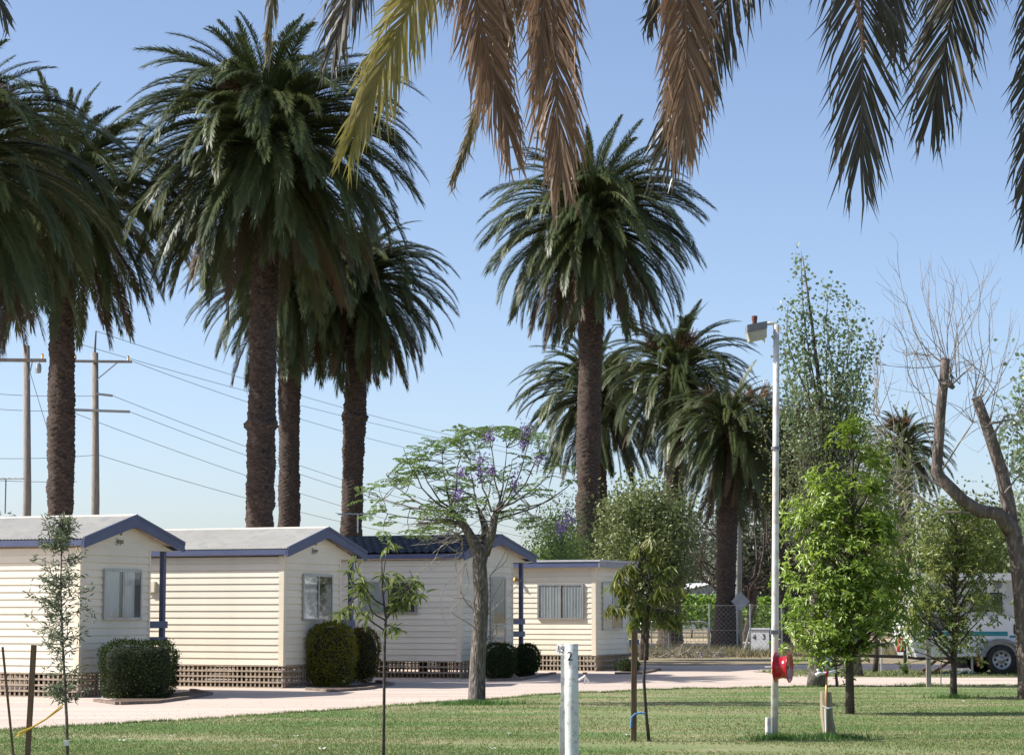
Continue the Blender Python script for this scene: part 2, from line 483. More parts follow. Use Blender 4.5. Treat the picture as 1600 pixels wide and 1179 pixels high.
# grass blades
def blades(name, px, py, h, w, m, label, lean=0.5):
    n = len(px)
    a = rng.uniform(0, 2 * PI, n)
    la = rng.uniform(0, 2 * PI, n)
    hh = h * rng.uniform(0.5, 1.25, n)
    dx, dy = np.cos(a) * w * 0.5, np.sin(a) * w * 0.5
    v = np.zeros((n, 3, 3))
    z0 = 0.01
    v[:, 0] = np.stack([px - dx, py - dy, np.full(n, z0)], 1)
    v[:, 1] = np.stack([px + dx, py + dy, np.full(n, z0)], 1)
    v[:, 2] = np.stack([px + np.cos(la) * hh * lean, py + np.sin(la) * hh * lean, z0 + hh], 1)
    f = np.arange(n * 3).reshape(n, 3)
    o = link(name, np_mesh(name, v.reshape(-1, 3), f, m))
    return tag(o, label, 'grass', kind='stuff')

M['blade'] = leaf_mat('grass_blade', (0.095, 0.185, 0.04), (0.25, 0.275, 0.11), trans=0.3, rough=0.6, spec=0.25, scale=0.45)
M['blade_lush'] = leaf_mat('lush_blade', (0.06, 0.14, 0.03), (0.1, 0.2, 0.045), trans=0.3, rough=0.55, spec=0.3)
nb = 330000
yy = 21.5 / (1 - rng.uniform(0, 1, nb) * (1 - 21.5 / 49.0))
xx = rng.uniform(-0.25, 0.25, nb) * yy
keep = yy < edge_y(xx) - 0.02
# thinner where the turf is worn
worn = vnoise(xx * 0.5 + 50, 21) * 0.6 + vnoise(yy * 0.7 + xx * 0.2 + 150, 22) * 0.6
keep &= rng.uniform(-0.4, 1.0, nb) > worn * 1.1
blades('grass', xx[keep], yy[keep], 0.026, 0.011, M['blade'], 'short mown grass blades covering the lawn')
# loose stones on the gravel and creeping tufts along its ragged edge
ns = 3200
sx = rng.uniform(-13, 14, ns); sy = edge_y(sx) + np.abs(rng.normal(0, 3.0, ns)) + rng.normal(0, 0.15, ns)
sz = rng.uniform(0.005, 0.014, ns)
V = np.zeros((ns, 5, 3))
ang_ = rng.uniform(0, 2 * PI, ns)
for q_ in range(4):
    V[:, q_] = np.stack([sx + sz * np.cos(ang_ + q_ * PI / 2) * rng.uniform(0.7, 1.3, ns), sy + sz * np.sin(ang_ + q_ * PI / 2), np.full(ns, 0.005)], 1)
V[:, 4] = np.stack([sx, sy, 0.006 + sz * 0.9], 1)
b_ = np.arange(ns)[:, None] * 5
F_ = np.concatenate([b_ + [0, 1, 4], b_ + [1, 2, 4], b_ + [2, 3, 4], b_ + [3, 0, 4]])
M['stone'] = mat('loose_stone', (0.48, 0.39, 0.32), (0.36, 0.29, 0.24), scale=3, rough=0.95, island=0.3)
tag(link('loose_stones', np_mesh('loose_stones', V.reshape(-1, 3), F_, M['stone'])), 'loose pebbles scattered over the gravel driveway', 'stones', kind='stuff')
ne = 16000
exx = rng.uniform(-12, 13, ne)
clump = vnoise(exx * 2.2 + 500, 61)
eyy = edge_y(exx) + np.abs(rng.normal(0, 0.22, ne)) * np.clip(clump + 0.35, 0.0, 1.5) - 0.05
blades('edge_grass', exx, eyy, 0.045, 0.012, M['blade'], 'tufts of grass creeping over the driveway edge')
# dry leaf litter on the lawn
nl = 2600
lx = rng.uniform(-0.24, 0.24, nl); ly = rng.uniform(22, 42, nl); lx = lx * ly
kk = ly < edge_y(lx)
lx, ly = lx[kk], ly[kk]; nl = len(lx)
LITTER = (lx, ly)
# lush tufts round posts and trunks
tx, ty = [], []
for (px_, py_, rad, cnt) in [(745, 1101, 0.5, 1800), (1212, 1156, 0.32, 900), (1296, 1155, 0.36, 1100), (1492, 1091, 0.4, 700), (1440, 1072, 0.5, 400), (885, 1195, 0.2, 300)]:
    g = G(px_, py_)
    a = rng.uniform(0, 2 * PI, cnt); q = rad * 0.55 * np.abs(rng.normal(0, 1, cnt))
    tx.append(g.x + np.cos(a) * q * 1.5); ty.append(g.y - 0.05 + np.sin(a) * q)
blades('long_grass', np.concatenate(tx), np.concatenate(ty), 0.085, 0.012, M['blade_lush'], 'longer lush grass tufts left round posts and trunks')
# dry tufts along the fence
nd = 9000
xx = rng.uniform(-2, 24, nd); yy = rng.normal(80.5, 1.6, nd)
M['blade_dry'] = leaf_mat('dry_blade', (0.26, 0.21, 0.12), (0.16, 0.16, 0.075), trans=0.25, rough=0.7, spec=0.2)
blades('dry_grass', xx, yy, 0.32, 0.03, M['blade_dry'], 'dry straw grass growing along the wire fence')
xx = rng.uniform(6.4, 24, 9000); yy = rng.uniform(54.8, 60.8, 9000)
blades('verge_grass', xx, yy, 0.06, 0.025, M['blade'], 'sparse short grass on the verge round the camper')
nd = 6000
xx = rng.uniform(-2, 26, nd); yy = rng.uniform(84, 102, nd)
blades('roadside_grass', xx, yy, 0.25, 0.04, M['blade_dry'], 'dry roadside grass between the fence and road')

# ------------------------------------------------------------------ leaves
def rvec(n):
    v = rng.normal(size=(n, 3))
    return v / np.linalg.norm(v, axis=1, keepdims=True)

class Leaves:
    def __init__(s):
        s.p = []; s.d = []; s.n = []; s.l = []; s.w = []
    def add(s, p, d, nrm, l, w):
        k = len(p)
        s.p.append(np.asarray(p, float)); s.d.append(np.asarray(d, float)); s.n.append(np.asarray(nrm, float))
        s.l.append(np.broadcast_to(np.asarray(l, float), (k,)).copy()); s.w.append(np.broadcast_to(np.asarray(w, float), (k,)).copy())
    def cat(s):
        p, d, nn = np.concatenate(s.p), np.concatenate(s.d), np.concatenate(s.n)
        l, w = np.concatenate(s.l), np.concatenate(s.w)
        d = d / np.maximum(np.linalg.norm(d, axis=1, keepdims=True), 1e-9)
        nn = nn - d * np.sum(nn * d, 1, keepdims=True)
        bad = np.linalg.norm(nn, axis=1) < 1e-6
        nn[bad] = np.cross(d[bad], [0.3, 0.5, 0.8])
        nn = nn / np.linalg.norm(nn, axis=1, keepdims=True)
        return p, d, nn, l, w
    def cluster(s, c, n, spread, size, aspect=0.45, droop=0.3, up=0.3):
        off = rng.normal(size=(n, 3)) * np.asarray(spread)
        d = rvec(n); d[:, 2] -= droop
        nn = rvec(n); nn[:, 2] += up * 3
        l = size * rng.uniform(0.7, 1.3, n)
        s.add(np.asarray(c) + off, d, nn, l, l * aspect)
    def rosette(s, c, n, size, aspect=0.36, axis=(0, 0, 1), droop=0.35, spread=0.02):
        a = rng.uniform(0, 2 * PI) + np.arange(n) * 2.399
        ax = Vector(axis).normalized(); u = ax.orthogonal().normalized(); w = ax.cross(u)
        u, w, ax = np.array(u), np.array(w), np.array(ax)
        el = rng.uniform(-0.3, 0.9, n)
        d = np.cos(a)[:, None] * u + np.sin(a)[:, None] * w + el[:, None] * ax
        d[:, 2] -= droop
        l = size * rng.uniform(0.75, 1.25, n)
        s.add(np.asarray(c) + rng.normal(size=(n, 3)) * spread, d, np.tile(ax, (n, 1)) + 0.25 * rvec(n), l, l * aspect)
    def mesh(s, name, m, sel=None, fold=0.12):
        p, d, nn, l, w = s.cat()
        if sel is not None:
            p, d, nn, l, w = p[sel], d[sel], nn[sel], l[sel], w[sel]
        k = len(p)
        sd = np.cross(d, nn)
        v = np.zeros((k, 4, 3))
        v[:, 0] = p
        mid = p + d * (l * 0.45)[:, None] + nn * (l * fold)[:, None]
        v[:, 1] = mid + sd * (w * 0.5)[:, None]
        v[:, 2] = p + d * l[:, None] - nn * (l * fold * 0.6)[:, None]
        v[:, 3] = mid - sd * (w * 0.5)[:, None]
        b = np.arange(k)[:, None] * 4
        f = np.concatenate([b + [0, 1, 2], b + [0, 2, 3]], 0)
        return np_mesh(name, v.reshape(-1, 3), f, m)

_lv = Leaves()
_n = len(LITTER[0])
_d = rvec(_n); _d[:, 2] *= 0.15
_nn = rvec(_n) * 0.4; _nn[:, 2] += 1
_lv.add(np.stack([LITTER[0], LITTER[1], np.full(_n, 0.03)], 1), _d, _nn, rng.uniform(0.03, 0.075, _n), 0.022)
tag(link('leaf_litter', _lv.mesh('leaf_litter', leaf_mat('litter', (0.2, 0.14, 0.08), (0.34, 0.27, 0.16), trans=0.1, rough=0.8, spec=0.2))), 'small dry fallen leaves scattered over the lawn', 'leaf litter', kind='stuff')

def unit_leaf(name, m, aspect=0.36, fold=0.1):
    mb = MB()
    mb.add([(0, 0, 0), (0.28, aspect * 0.42, fold * 0.7), (0.62, aspect * 0.45, fold), (1, 0, -fold * 0.6), (0.62, -aspect * 0.45, fold), (0.28, -aspect * 0.42, fold * 0.7), (0.45, 0, 0.0)],
           [(0, 1, 6), (1, 2, 6), (2, 3, 6), (3, 4, 6), (4, 5, 6), (5, 0, 6)])
    return mb.mesh(name, m)

def place_leaves(lv, count, unit, root, aspect_ref, crown_mat, camdir=True):
    """the leaves that show largest become objects of their own; the rest are one crown mesh"""
    p, d, nn, l, w = lv.cat()
    k = len(p)
    order = np.argsort(p[:, 1] - l * 2 + rng.normal(size=k) * 0.12)
    first = order[:count]
    for i in first:
        o = link('leaf', unit, root)
        dx, nz = Vector(d[i]), Vector(nn[i])
        yv = nz.cross(dx)
        mt = Matrix((dx, yv, nz)).transposed().to_4x4()
        sc = float(l[i])
        o.matrix_local = Matrix.Translation(Vector(p[i])) @ mt @ Matrix.Diagonal((sc, sc * w[i] / l[i] / aspect_ref, sc, 1))
    if k > count:
        o = link('crown', lv.mesh('crown', crown_mat, order[count:]), root)
        o['kind'] = 'stuff'

def wander(a, b, k=5, amp=0.08, sag=0.0):
    a, b = Vector(a), Vector(b)
    L = (b - a).length
    pts = []
    o1 = Vector(rng.normal(size=3)) * amp * L
    o2 = Vector(rng.normal(size=3)) * amp * L * 0.5
    for i in range(k + 1):
        t = i / k
        pts.append(a.lerp(b, t) + o1 * math.sin(PI * t) + o2 * math.sin(2 * PI * t) + Vector((0, 0, -sag * 4 * t * (1 - t))))
    return pts

def lerp(a, b, t): return a + (b - a) * t

# ------------------------------------------------------------------ date palms
def frond_mesh(name, m, p0, L, seed, pairs=155, lw=0.0255, llen=0.47, bend=None, vee=0.45, twist=0.0):
    r_ = random.Random(seed)
    if bend is None:
        bend = np.interp(p0, [-75, -45, -20, 10, 35, 60, 85], [13, 36, 58, 76, 90, 88, 40])
    bend += r_.uniform(-8, 8)
    K = 18
    pts = [Vector((0, 0, 0))]; dirs = []
    sway = r_.uniform(-0.14, 0.14)
    for i in range(K):
        s_ = (i + 0.5) / K
        pt = R(max(p0 - bend * s_ ** 1.25, -89))
        ya = sway * s_
        d = Vector((math.cos(pt) * math.cos(ya), math.cos(pt) * math.sin(ya), math.sin(pt)))
        dirs.append(d)
        pts.append(pts[-1] + d * (L / K))
    mb = MB()
    mb.tube(pts, [lerp(0.05, 0.009, (i / K) ** 0.7) for i in range(K + 1)], 4, cap=False)
    for i in range(pairs):
        s_ = 0.07 + 0.93 * ((i + 0.5) / pairs) ** 0.92
        x = s_ * K; k = min(int(x), K - 1)
        p = pts[k].lerp(pts[k + 1], x - k)
        d = dirs[k]
        side = Vector((0, 0, 1)).cross(d)
        side = side.normalized() if side.length > 0.05 else Vector((0, 1, 0))
        nrm = d.cross(side).normalized()
        ll = llen * np.interp(s_, [0.07, 0.2, 0.45, 0.8, 1.0], [0.3, 0.85, 1.0, 0.9, 0.6])
        an = np.interp(s_, [0, 0.5, 0.9, 1], [56, 42, 30, 14])
        for sg in (-1, 1):
            a = R(an + r_.uniform(-9, 9))
            v = vee * r_.uniform(0.3, 1.3)
            ld = (d * math.cos(a) + (side * sg * math.cos(v) + nrm * math.sin(v)) * math.sin(a)).normalized()
            l2 = ll * r_.uniform(0.8, 1.15)
            mid = p + ld * l2 * 0.55
            tip = p + ld * l2 + Vector((0, 0, -1)) * l2 * r_.uniform(0.05, 0.4)
            wv = ld.cross(nrm).normalized() * lw * 0.5
            mb.add([p - wv * 0.6, p + wv * 0.6, mid + wv, tip, mid - wv], [(0, 1, 2, 4), (4, 2, 3)])
    return mb.mesh(name, m)

PITCHES = [85, 68, 52, 38, 24, 8, -8, -24, -40, -56, -70]
FR = {}
for pi_, p0 in enumerate(PITCHES):
    FR[p0] = [frond_mesh('frond', M['frond'], p0, 1.0 * 4.4, 100 + pi_ * 7 + k) for k in range(4)]
FRD = {p0: [frond_mesh('frond', M['frond_dead'], p0, 4.2, 300 + p0 + k) for k in range(2)] for p0 in (-40, -56, -70)}

def palm_trunk_mesh(top, r0, seed, flare=0.3, boots=3.2, ledge=None):
    """ringed trunk of overlapping leaf scars; top is the local crown centre"""
    r_ = np.random.default_rng(seed)
    H = top.z
    nseg, dz = 26, 0.055
    zs = np.arange(-0.15, H, dz)
    ang = np.arange(nseg) * 2 * PI / nseg
    pitch = 0.17
    z = zs[:, None]; a = ang[None, :]
    j = np.arange(nseg)[None, :]
    zz = z + (j % 2) * pitch * 0.5 + 0.35 * pitch * np.sin(a * 2 + z * 0.7)
    row = np.floor(zz / pitch).astype(int)
    t = zz / pitch - row
    h = r_.uniform(-1, 1, (5000,))
    hsh = h[(row * 37 + (j // 2) * 101) % 5000]
    r = r0 * (1 + flare * np.exp(-np.maximum(z, 0) / 0.8))
    r = r + r0 * (0.17 * t - 0.05 + 0.05 * hsh)
    up = np.clip((z - (H - boots)) / boots, 0, 1)
    rough_up = np.where(z > H - boots, 1.0, 0.0)
    r = r * (1 + 0.10 * rough_up + 0.12 * up) + rough_up * r0 * 0.07 * hsh
    if ledge is not None:
        below = 1 - np.clip((z - ledge) / 0.08, 0, 1)
        r = r * (1 - 0.0 * below) + r0 * (0.22 + 0.12 * hsh) * np.exp(-((z - ledge) / 0.13) ** 2)
    r = r + r0 * 0.04 * np.sin(z * 0.9 + seed) + r0 * 0.045 * vnoise(z * 2.3 + 70, 200 + seed) + r0 * 0.05 * vnoise(z * 5.1 + a * 1.3 + 70, 300 + seed)
    tt = np.clip(z / H, 0, 1)
    cx = top.x * tt ** 1.4; cy = top.y * tt ** 1.4
    V = np.stack([cx + r * np.cos(a), cy + r * np.sin(a), np.broadcast_to(z, r.shape)], 2).reshape(-1, 3)
    ni = len(zs)
    f = []
    for i in range(ni - 1):
        b = i * nseg
        q = np.arange(nseg); q2 = (q + 1) % nseg
        f.append(np.stack([b + q, b + q2, b + nseg + q2, b + nseg + q], 1))
    return np_mesh('trunk', V, np.concatenate(f), M['bark_palm'])

def date_palm(label, base_px, d, crown_px, trunk_w, L, nf, seed, flare=0.3, ledge=None, base=None, fruit=5, boots=3.0):
    r_ = random.Random(seed)
    c = P(crown_px[0], crown_px[1], d)
    b = P(base_px, 900, d); b.z = 0
    root = thing('date_palm', label, 'palm tree', b, 0, 'tall date palms')
    top = c - b
    link('trunk', palm_trunk_mesh(top, trunk_w / 2, seed, flare, boots, ledge), root)
    # cut leaf bases under the crown
    mb = MB()
    for i in range(120):
        a = i * 2.399 + r_.uniform(-0.2, 0.2)
        z = top.z - 0.1 - (i / 120) ** 1.1 * boots * 0.95
        rr = trunk_w / 2 * 1.12
        t = max(z / top.z, 0) ** 1.4
        p = Vector((top.x * t, top.y * t, z)) + Vector((math.cos(a), math.sin(a), 0)) * rr * 0.85
        o = Vector((math.cos(a), math.sin(a), r_.uniform(0.5, 1.3))).normalized()
        ln = r_.uniform(0.12, 0.3) * (1.25 - 0.5 * i / 120)
        mb.tube([p, p + o * ln * 0.6, p + o * ln], [0.10, 0.075, 0.045], 4)
    ob = mb.build('leaf_bases', M['boot'], root); ob['kind'] = 'stuff'
    # fruit stalks
    for i in range(fruit):
        a = r_.uniform(PI, 2 * PI) if i % 3 else r_.uniform(0, PI)
        mb = MB()
        o = Vector((math.cos(a), math.sin(a), 0.75)).normalized()
        s0 = top + Vector((0, 0, 0.2)) + o * 0.3
        s1 = s0 + o * r_.uniform(1.0, 1.5)
        mb.tube([s0, s0.lerp(s1, 0.5) + Vector((0, 0, 0.08)), s1], [0.03, 0.025, 0.02], 4)
        for k in range(90):
            q = Vector((r_.gauss(0, 1), r_.gauss(0, 1), r_.gauss(-0.3, 1))).normalized()
            q = (q + o * 0.9).normalized()
            e = s1 + q * r_.uniform(0.3, 0.65) + Vector((0, 0, -0.25 * r_.random()))
            mb.bar(s1.lerp(s0, r_.uniform(0, 0.35)), e, 0.014)
        fo = mb.build('fruit_stalk', M['fruit'], root); fo['label'] = 'brown bristly fruit stalk'
    sc = L / 4.4
    nf = int(nf * 1.85 * r_.uniform(0.88, 1.12))
    dead_share = r_.uniform(0.15, 0.6); lift = r_.uniform(-7, 7)
    for i in range(nf):
        t = (i + 0.5) / nf
        p0 = np.interp(t, [0, 0.04, 0.12, 0.38, 0.64, 0.86, 1.0], [86, 74, 60, 34, 4, -32, -68]) + r_.uniform(-11, 11) + lift
        pq = min(PITCHES, key=lambda q: abs(q - p0))
        dead = (t > 0.84 and r_.random() < dead_share)
        me = r_.choice(FRD[pq]) if dead and pq in FRD else r_.choice(FR[pq])
        o = link('frond', me, root)
        az = i * 2.39996 + r_.uniform(-0.25, 0.25)
        rr = 0.1 + 0.3 * min(1, t * 2)
        o.location = top + Vector((math.cos(az) * rr, math.sin(az) * rr, 0.35 - 1.25 * t))
        o.rotation_euler = (r_.uniform(-0.3, 0.3), R((pq - p0)) * 0.7, az)
        s_ = sc * r_.uniform(0.86, 1.1) * np.interp(t, [0, 0.1, 0.25, 1], [0.7, 0.84, 1.0, 0.98])
        o.scale = (s_, s_, s_)
    return root

#           label, base px, depth, crown px, trunk w, L, fronds, seed
date_palm('large date palm at the left picture edge with drooping dark skirt, trunk out of view', -95, 54, (-70, 235), 0.85, 4.1, 115, 1, fruit=5)
date_palm('date palm rising behind the leftmost cabin, between the two power poles', 93, 67, (100, 290), 0.72, 3.9, 115, 2)
date_palm('biggest date palm with thick trunk and bulging collar behind the second cabin', 404, 65, (418, 206), 0.74, 4.55, 150, 3, ledge=6.8, fruit=8)
date_palm('date palm half hidden directly behind the thick trunked one', 452, 95, (452, 430), 0.84, 4.2, 105, 4)
date_palm('date palm with dark trunk right of the paired trunks, behind the green roofed cabin', 546, 96, (562, 430), 0.86, 4.1, 110, 5, ledge=9.6)
date_palm('tall date palm standing alone in the centre behind the flat roofed cabin', 917, 86, (926, 335), 0.84, 4.35, 140, 6, fruit=6)
date_palm('shorter date palm whose crown spreads behind the tall centre palm', 941, 112, (928, 605), 0.82, 4.1, 100, 7)
date_palm('date palm behind the wire gate, crown tip just right of the centre palm', 1047, 103, (1058, 575), 0.8, 3.7, 100, 8, flare=0.5)
date_palm('date palm with ribbed flared trunk beside the diamond sign', 1132, 97, (1142, 660), 0.78, 3.3, 95, 9, flare=0.75)
date_palm('date palm behind the white lamp pole, crown mostly hidden by twigs', 1219, 104, (1212, 690), 0.66, 3.0, 80, 10, flare=0.5)
date_palm('small distant date palm behind the bare pollarded tree', 1412, 130, (1414, 690), 0.7, 2.9, 80, 11)

# ------------------------------------------------------------------ the overhanging palm at the top edge
def hang_frond(root, org, tip_px, top_px, d, width, m, seed, top_y=0, apex=0.9, rot=0.0, density=70, droop=0.15, label=None, full=1.0):
    """a frond that leaves the crown, arches over and hangs down into the view"""
    r_ = random.Random(seed)
    width *= 1.22
    density *= 1.45
    tip = P(tip_px[0], tip_px[1], d)
    up = P(top_px, top_y, d)
    L3 = (org - up).length
    hd = (up - tip).normalized()
    tip = tip + hd * min(width * 1.0, (up - tip).length * 0.5)
    p2 = up + hd * 0.75
    p1 = org + (Vector((up.x, up.y, org.z)) - org) * 0.45 + Vector((0, 0, apex))
    ctl = [org, p1, p2, tip]
    # sample two bezier pieces
    pts = []
    K1, K2 = 16, 16
    bow = r_.choice((-1, 1))
    for i in range(K1):
        t = i / K1
        pts.append(org * (1 - t) ** 2 + p1 * 2 * t * (1 - t) + p2 * t * t)
    for i in range(K2 + 1):
        t = i / K2
        q = p2.lerp(tip, t)
        side_ = Vector((1, 0, 0)) * 0.05 * math.sin(PI * t) * bow
        pts.append(q + side_ * 0.6)
    pts = [p - org for p in pts]
    K = len(pts) - 1
    acc = [0]
    for i in range(K): acc.append(acc[-1] + (pts[i + 1] - pts[i]).length)
    tot = acc[-1]
    mb = MB()
    mb.tube(pts, [lerp(0.035, 0.004, (a / tot) ** 0.8) for a in acc], 6, cap=False)
    npairs = int(density * tot / 1.9)
    # leaflet plane: across the view when it hangs
    for i in range(npairs):
        s_ = 0.12 + 0.88 * (i + 0.5) / npairs
        target = s_ * tot
        k = int(np.searchsorted(acc, target)) - 1
        k = max(0, min(K - 1, k))
        fr = (target - acc[k]) / max(acc[k + 1] - acc[k], 1e-6)
        p = pts[k].lerp(pts[k + 1], fr)
        dd = (pts[k + 1] - pts[k]).normalized()
        side = Vector((math.cos(rot), math.sin(rot), 0))
        side = (side - dd * side.dot(dd)).normalized()
        nrm = dd.cross(side).normalized()
        env = np.interp(s_, [0.1, 0.3, 0.7, 0.9, 1.0], [0.6, 1.0, 1.0, 0.75, 0.5])
        an = np.interp(s_, [0, 0.6, 0.88, 1], [52, 40, 30, 10])
        for sg in (-1, 1):
            if r_.random() > full * 0.93: continue
            a = R(an + r_.uniform(-6, 6))
            v = r_.uniform(-0.5, 0.5)
            ld = (dd * math.cos(a) + (side * sg * math.cos(v) + nrm * math.sin(v)) * math.sin(a)).normalized()
            ll = width * env * r_.uniform(0.85, 1.15) / max(math.sin(R(an)), 0.42)
            ll = min(ll, width * 2.0)
            g = Vector((0, 0, -1)) * ll
            w = 0.0075
            wv = (ld.cross(nrm)).normalized() * w
            ph = r_.uniform(-0.6, 0.6)
            wv = (wv * math.cos(ph) + nrm * w * math.sin(ph))
            p1_ = p + ld * ll * 0.35 + g * droop * 0.1
            p2_ = p + ld * ll * 0.7 + g * droop * 0.4
            p3_ = p + ld * ll * r_.uniform(0.8, 1.05) + g * droop * r_.uniform(0.4, 2.0) + Vector((r_.gauss(0, 0.02), r_.gauss(0, 0.02), 0))
            mb.add([p - wv * 0.5, p + wv * 0.5, p1_ + wv, p2_ + wv * 0.8, p3_, p2_ - wv * 0.8, p1_ - wv],
                   [(0, 1, 2, 6), (6, 2, 3, 5), (5, 3, 4)])
    o = mb.build('frond', m, root)
    o.location = org - root.location
    if label: o['label'] = label
    return o

npb = Vector((3.1, 9.6, 0))
near = thing('overhanging_palm', 'near date palm whose dead and dark fronds hang across the top edge', 'palm tree', npb)
ctr = Vector((3.0, 9.7, 6.9))
link('trunk', palm_trunk_mesh(ctr - npb, 0.42, 77, 0.3, 2.0), near)
hang_frond(near, ctr, (530, 258), 655, 12.4, 0.165, M['frond_yellow'], 1, rot=0.4, apex=0.5, density=100, droop=0.25, label='yellow green drying frond')
hang_frond(near, ctr, (502, 118), 548, 13.2, 0.19, M['frond_dark'], 2, rot=-0.3, droop=0.2)
hang_frond(near, ctr, (414, 98), 432, 13.0, 0.085, M['frond_olive'], 3, rot=1.2, droop=0.35, density=90, label='narrow tan dead frond')
hang_frond(near, ctr, (806, 262), 752, 12.2, 0.165, M['frond_brown'], 4, rot=0.2, apex=0.4, density=95, droop=0.3)
hang_frond(near, ctr, (780, 150), 770, 12.6, 0.15, M['frond_brown'], 41, rot=-0.4, apex=0.5, density=80, droop=0.3)
hang_frond(near, ctr, (702, 300), 800, 12.8, 0.075, M['frond_olive'], 5, rot=0.9, apex=0.4, density=90, droop=0.3, label='pale olive drying frond')
hang_frond(near, ctr, (878, 322), 872, 12.0, 0.17, M['frond_brown'], 6, rot=-0.1, apex=0.4, density=95, droop=0.3)
hang_frond(near, ctr, (842, 150), 842, 11.7, 0.10, M['frond_brown'], 61, rot=0.5, apex=0.4, density=70, droop=0.4)
hang_frond(near, ctr, (1072, 252), 1062, 11.6, 0.17, M['frond_brown'], 7, rot=0.1, apex=0.3, density=105, droop=0.3)
hang_frond(near, ctr, (1022, 285), 1140, 12.3, 0.19, M['frond_dark'], 8, rot=-0.2, apex=0.4, density=75, droop=0.2)
hang_frond(near, ctr, (1010, 60), 1020, 12.8, 0.1, M['frond_dark'], 81, rot=-0.2, apex=0.4, density=75, droop=0.2)
hang_frond(near, ctr, (1346, 325), 1338, 12.0, 0.235, M['frond_dark'], 9, rot=0.05, apex=0.3, density=62, droop=0.12)
hang_frond(near, ctr, (1350, 85), 1346, 11.4, 0.018, M['frond_brown'], 10, rot=0.3, apex=0.2, density=70, droop=0.5, label='thin folded brown frond')
hang_frond(near, ctr, (1448, 240), 1482, 12.6, 0.225, M['frond_dark'], 11, rot=-0.15, apex=0.3, density=72, droop=0.15)
hang_frond(near, ctr, (1400, 110), 1402, 13.2, 0.17, M['frond_dark'], 111, rot=0.2, apex=0.3, density=65, droop=0.15)
hang_frond(near, ctr, (1606, 385), 1622, 12.2, 0.17, M['frond_dark'], 12, rot=0.1, apex=0.2, density=65, droop=0.15)
hang_frond(near, ctr, (22, 46), -6, 13.5, 0.11, M['frond_dark'], 13, rot=0.4, apex=0.5, density=60, droop=0.15)
r_ = random.Random(5)
for i in range(46):           # the rest of its crown, above the picture
    t = (i + 0.5) / 46
    p0 = lerp(85, 12, t)
    pq = min(PITCHES, key=lambda q: abs(q - p0))
    o = link('frond', r_.choice(FR[pq]), near)
    o.location = ctr - npb + Vector((0, 0, 0.4 - 0.5 * t))
    o.rotation_euler = (r_.uniform(-0.3, 0.3), 0, i * 2.4)

# ------------------------------------------------------------------ cabins
TH = R(66)
UD = Vector((math.cos(TH), math.sin(TH), 0))
VD = Vector((-math.sin(TH), math.cos(TH), 0))

def solve(org, dr, px, z=1.5):
    lo_, hi_ = -2.0, 12.0
    def f(u):
        q = org + dr * u + Vector((0, 0, z - CAMZ)) - Vector((0, 0, org.z))
        q = Vector((q.x, q.y, z - CAMZ))
        return 800 + FPX * q.x / q.dot(FW) - px
    s = f(hi_) > f(lo_)
    for _ in range(50):
        m_ = (lo_ + hi_) / 2
        if (f(m_) > 0) == s: hi_ = m_
        else: lo_ = m_
    return (lo_ + hi_) / 2

def zat(px, py, pt):
    return P(px, py, pt.y).z

def curtain_part(wd, x0, x1, z0, z1, y, gather, parent, axis):
    """pleated curtain between x0 and x1 (local along the wall), hanging at depth y"""
    k = max(6, int((x1 - x0) / 0.025))
    mb = MB(); vs = []
    for i in range(k + 1):
        x = lerp(x0, x1, i / k)
        off = 0.006 * math.sin(i * 1.9) + 0.003 * math.sin(i * 0.7 + 1)
        for z in (z0, z1):
            vs.append(wd(x, y + off, z))
    mb.add(vs, [(2 * i, 2 * i + 2, 2 * i + 3, 2 * i + 1) for i in range(k)])
    return mb.build('curtain', M['curtain'], parent)

def window(root, face, a0, a1, z0, z1, split=0.5, curtains=((0.0, 0.42), (0.62, 1.0)), panel=None):
    """aluminium sliding window on 'side' (local x=0) or 'gable' (local y=0); a runs along the wall"""
    if face == 'side':
        wd = lambda a, o, z: Vector((-o, a, z))
    else:
        wd = lambda a, o, z: Vector((a, -o, z))
    def bx(mb, a, b, o0, o1, za, zb):
        p, q = wd(a, o0, za), wd(b, o1, zb)
        mb.b2([min(i, j) for i, j in zip(p, q)], [max(i, j) for i, j in zip(p, q)])
    f = 0.045
    mb = MB()
    bx(mb, a0, a1, 0.0, 0.064, z1 - f, z1); bx(mb, a0, a1, 0.0, 0.075, z0, z0 + f)
    bx(mb, a0, a0 + f, 0.0, 0.064, z0 + f, z1 - f); bx(mb, a1 - f, a1, 0.0, 0.064, z0 + f, z1 - f)
    w = mb.build('window', M['alu'], root)
    mb = MB(); bx(mb, a0 + f, a1 - f, 0.030, 0.033, z0 + f, z1 - f)
    mb.build('dark_interior', M['dark_room'], w)
    am = lerp(a0, a1, split)
    for (p, q) in curtains:
        curtain_part(wd, lerp(a0 + f, a1 - f, p), lerp(a0 + f, a1 - f, q), z0 + f, z1 - f, 0.0435, 1, w, face)
    mb = MB(); bx(mb, am - 0.022, am + 0.022, 0.0535, 0.063, z0 + f, z1 - f)
    mb.build('mullion', M['alu'], w)
    for (p, q) in ((a0 + f, am - 0.022), (am + 0.022, a1 - f)):
        mb = MB(); bx(mb, p, q, 0.0548, 0.0572, z0 + f, z1 - f)
        mb.build('pane', M['glass'], w)
    return w

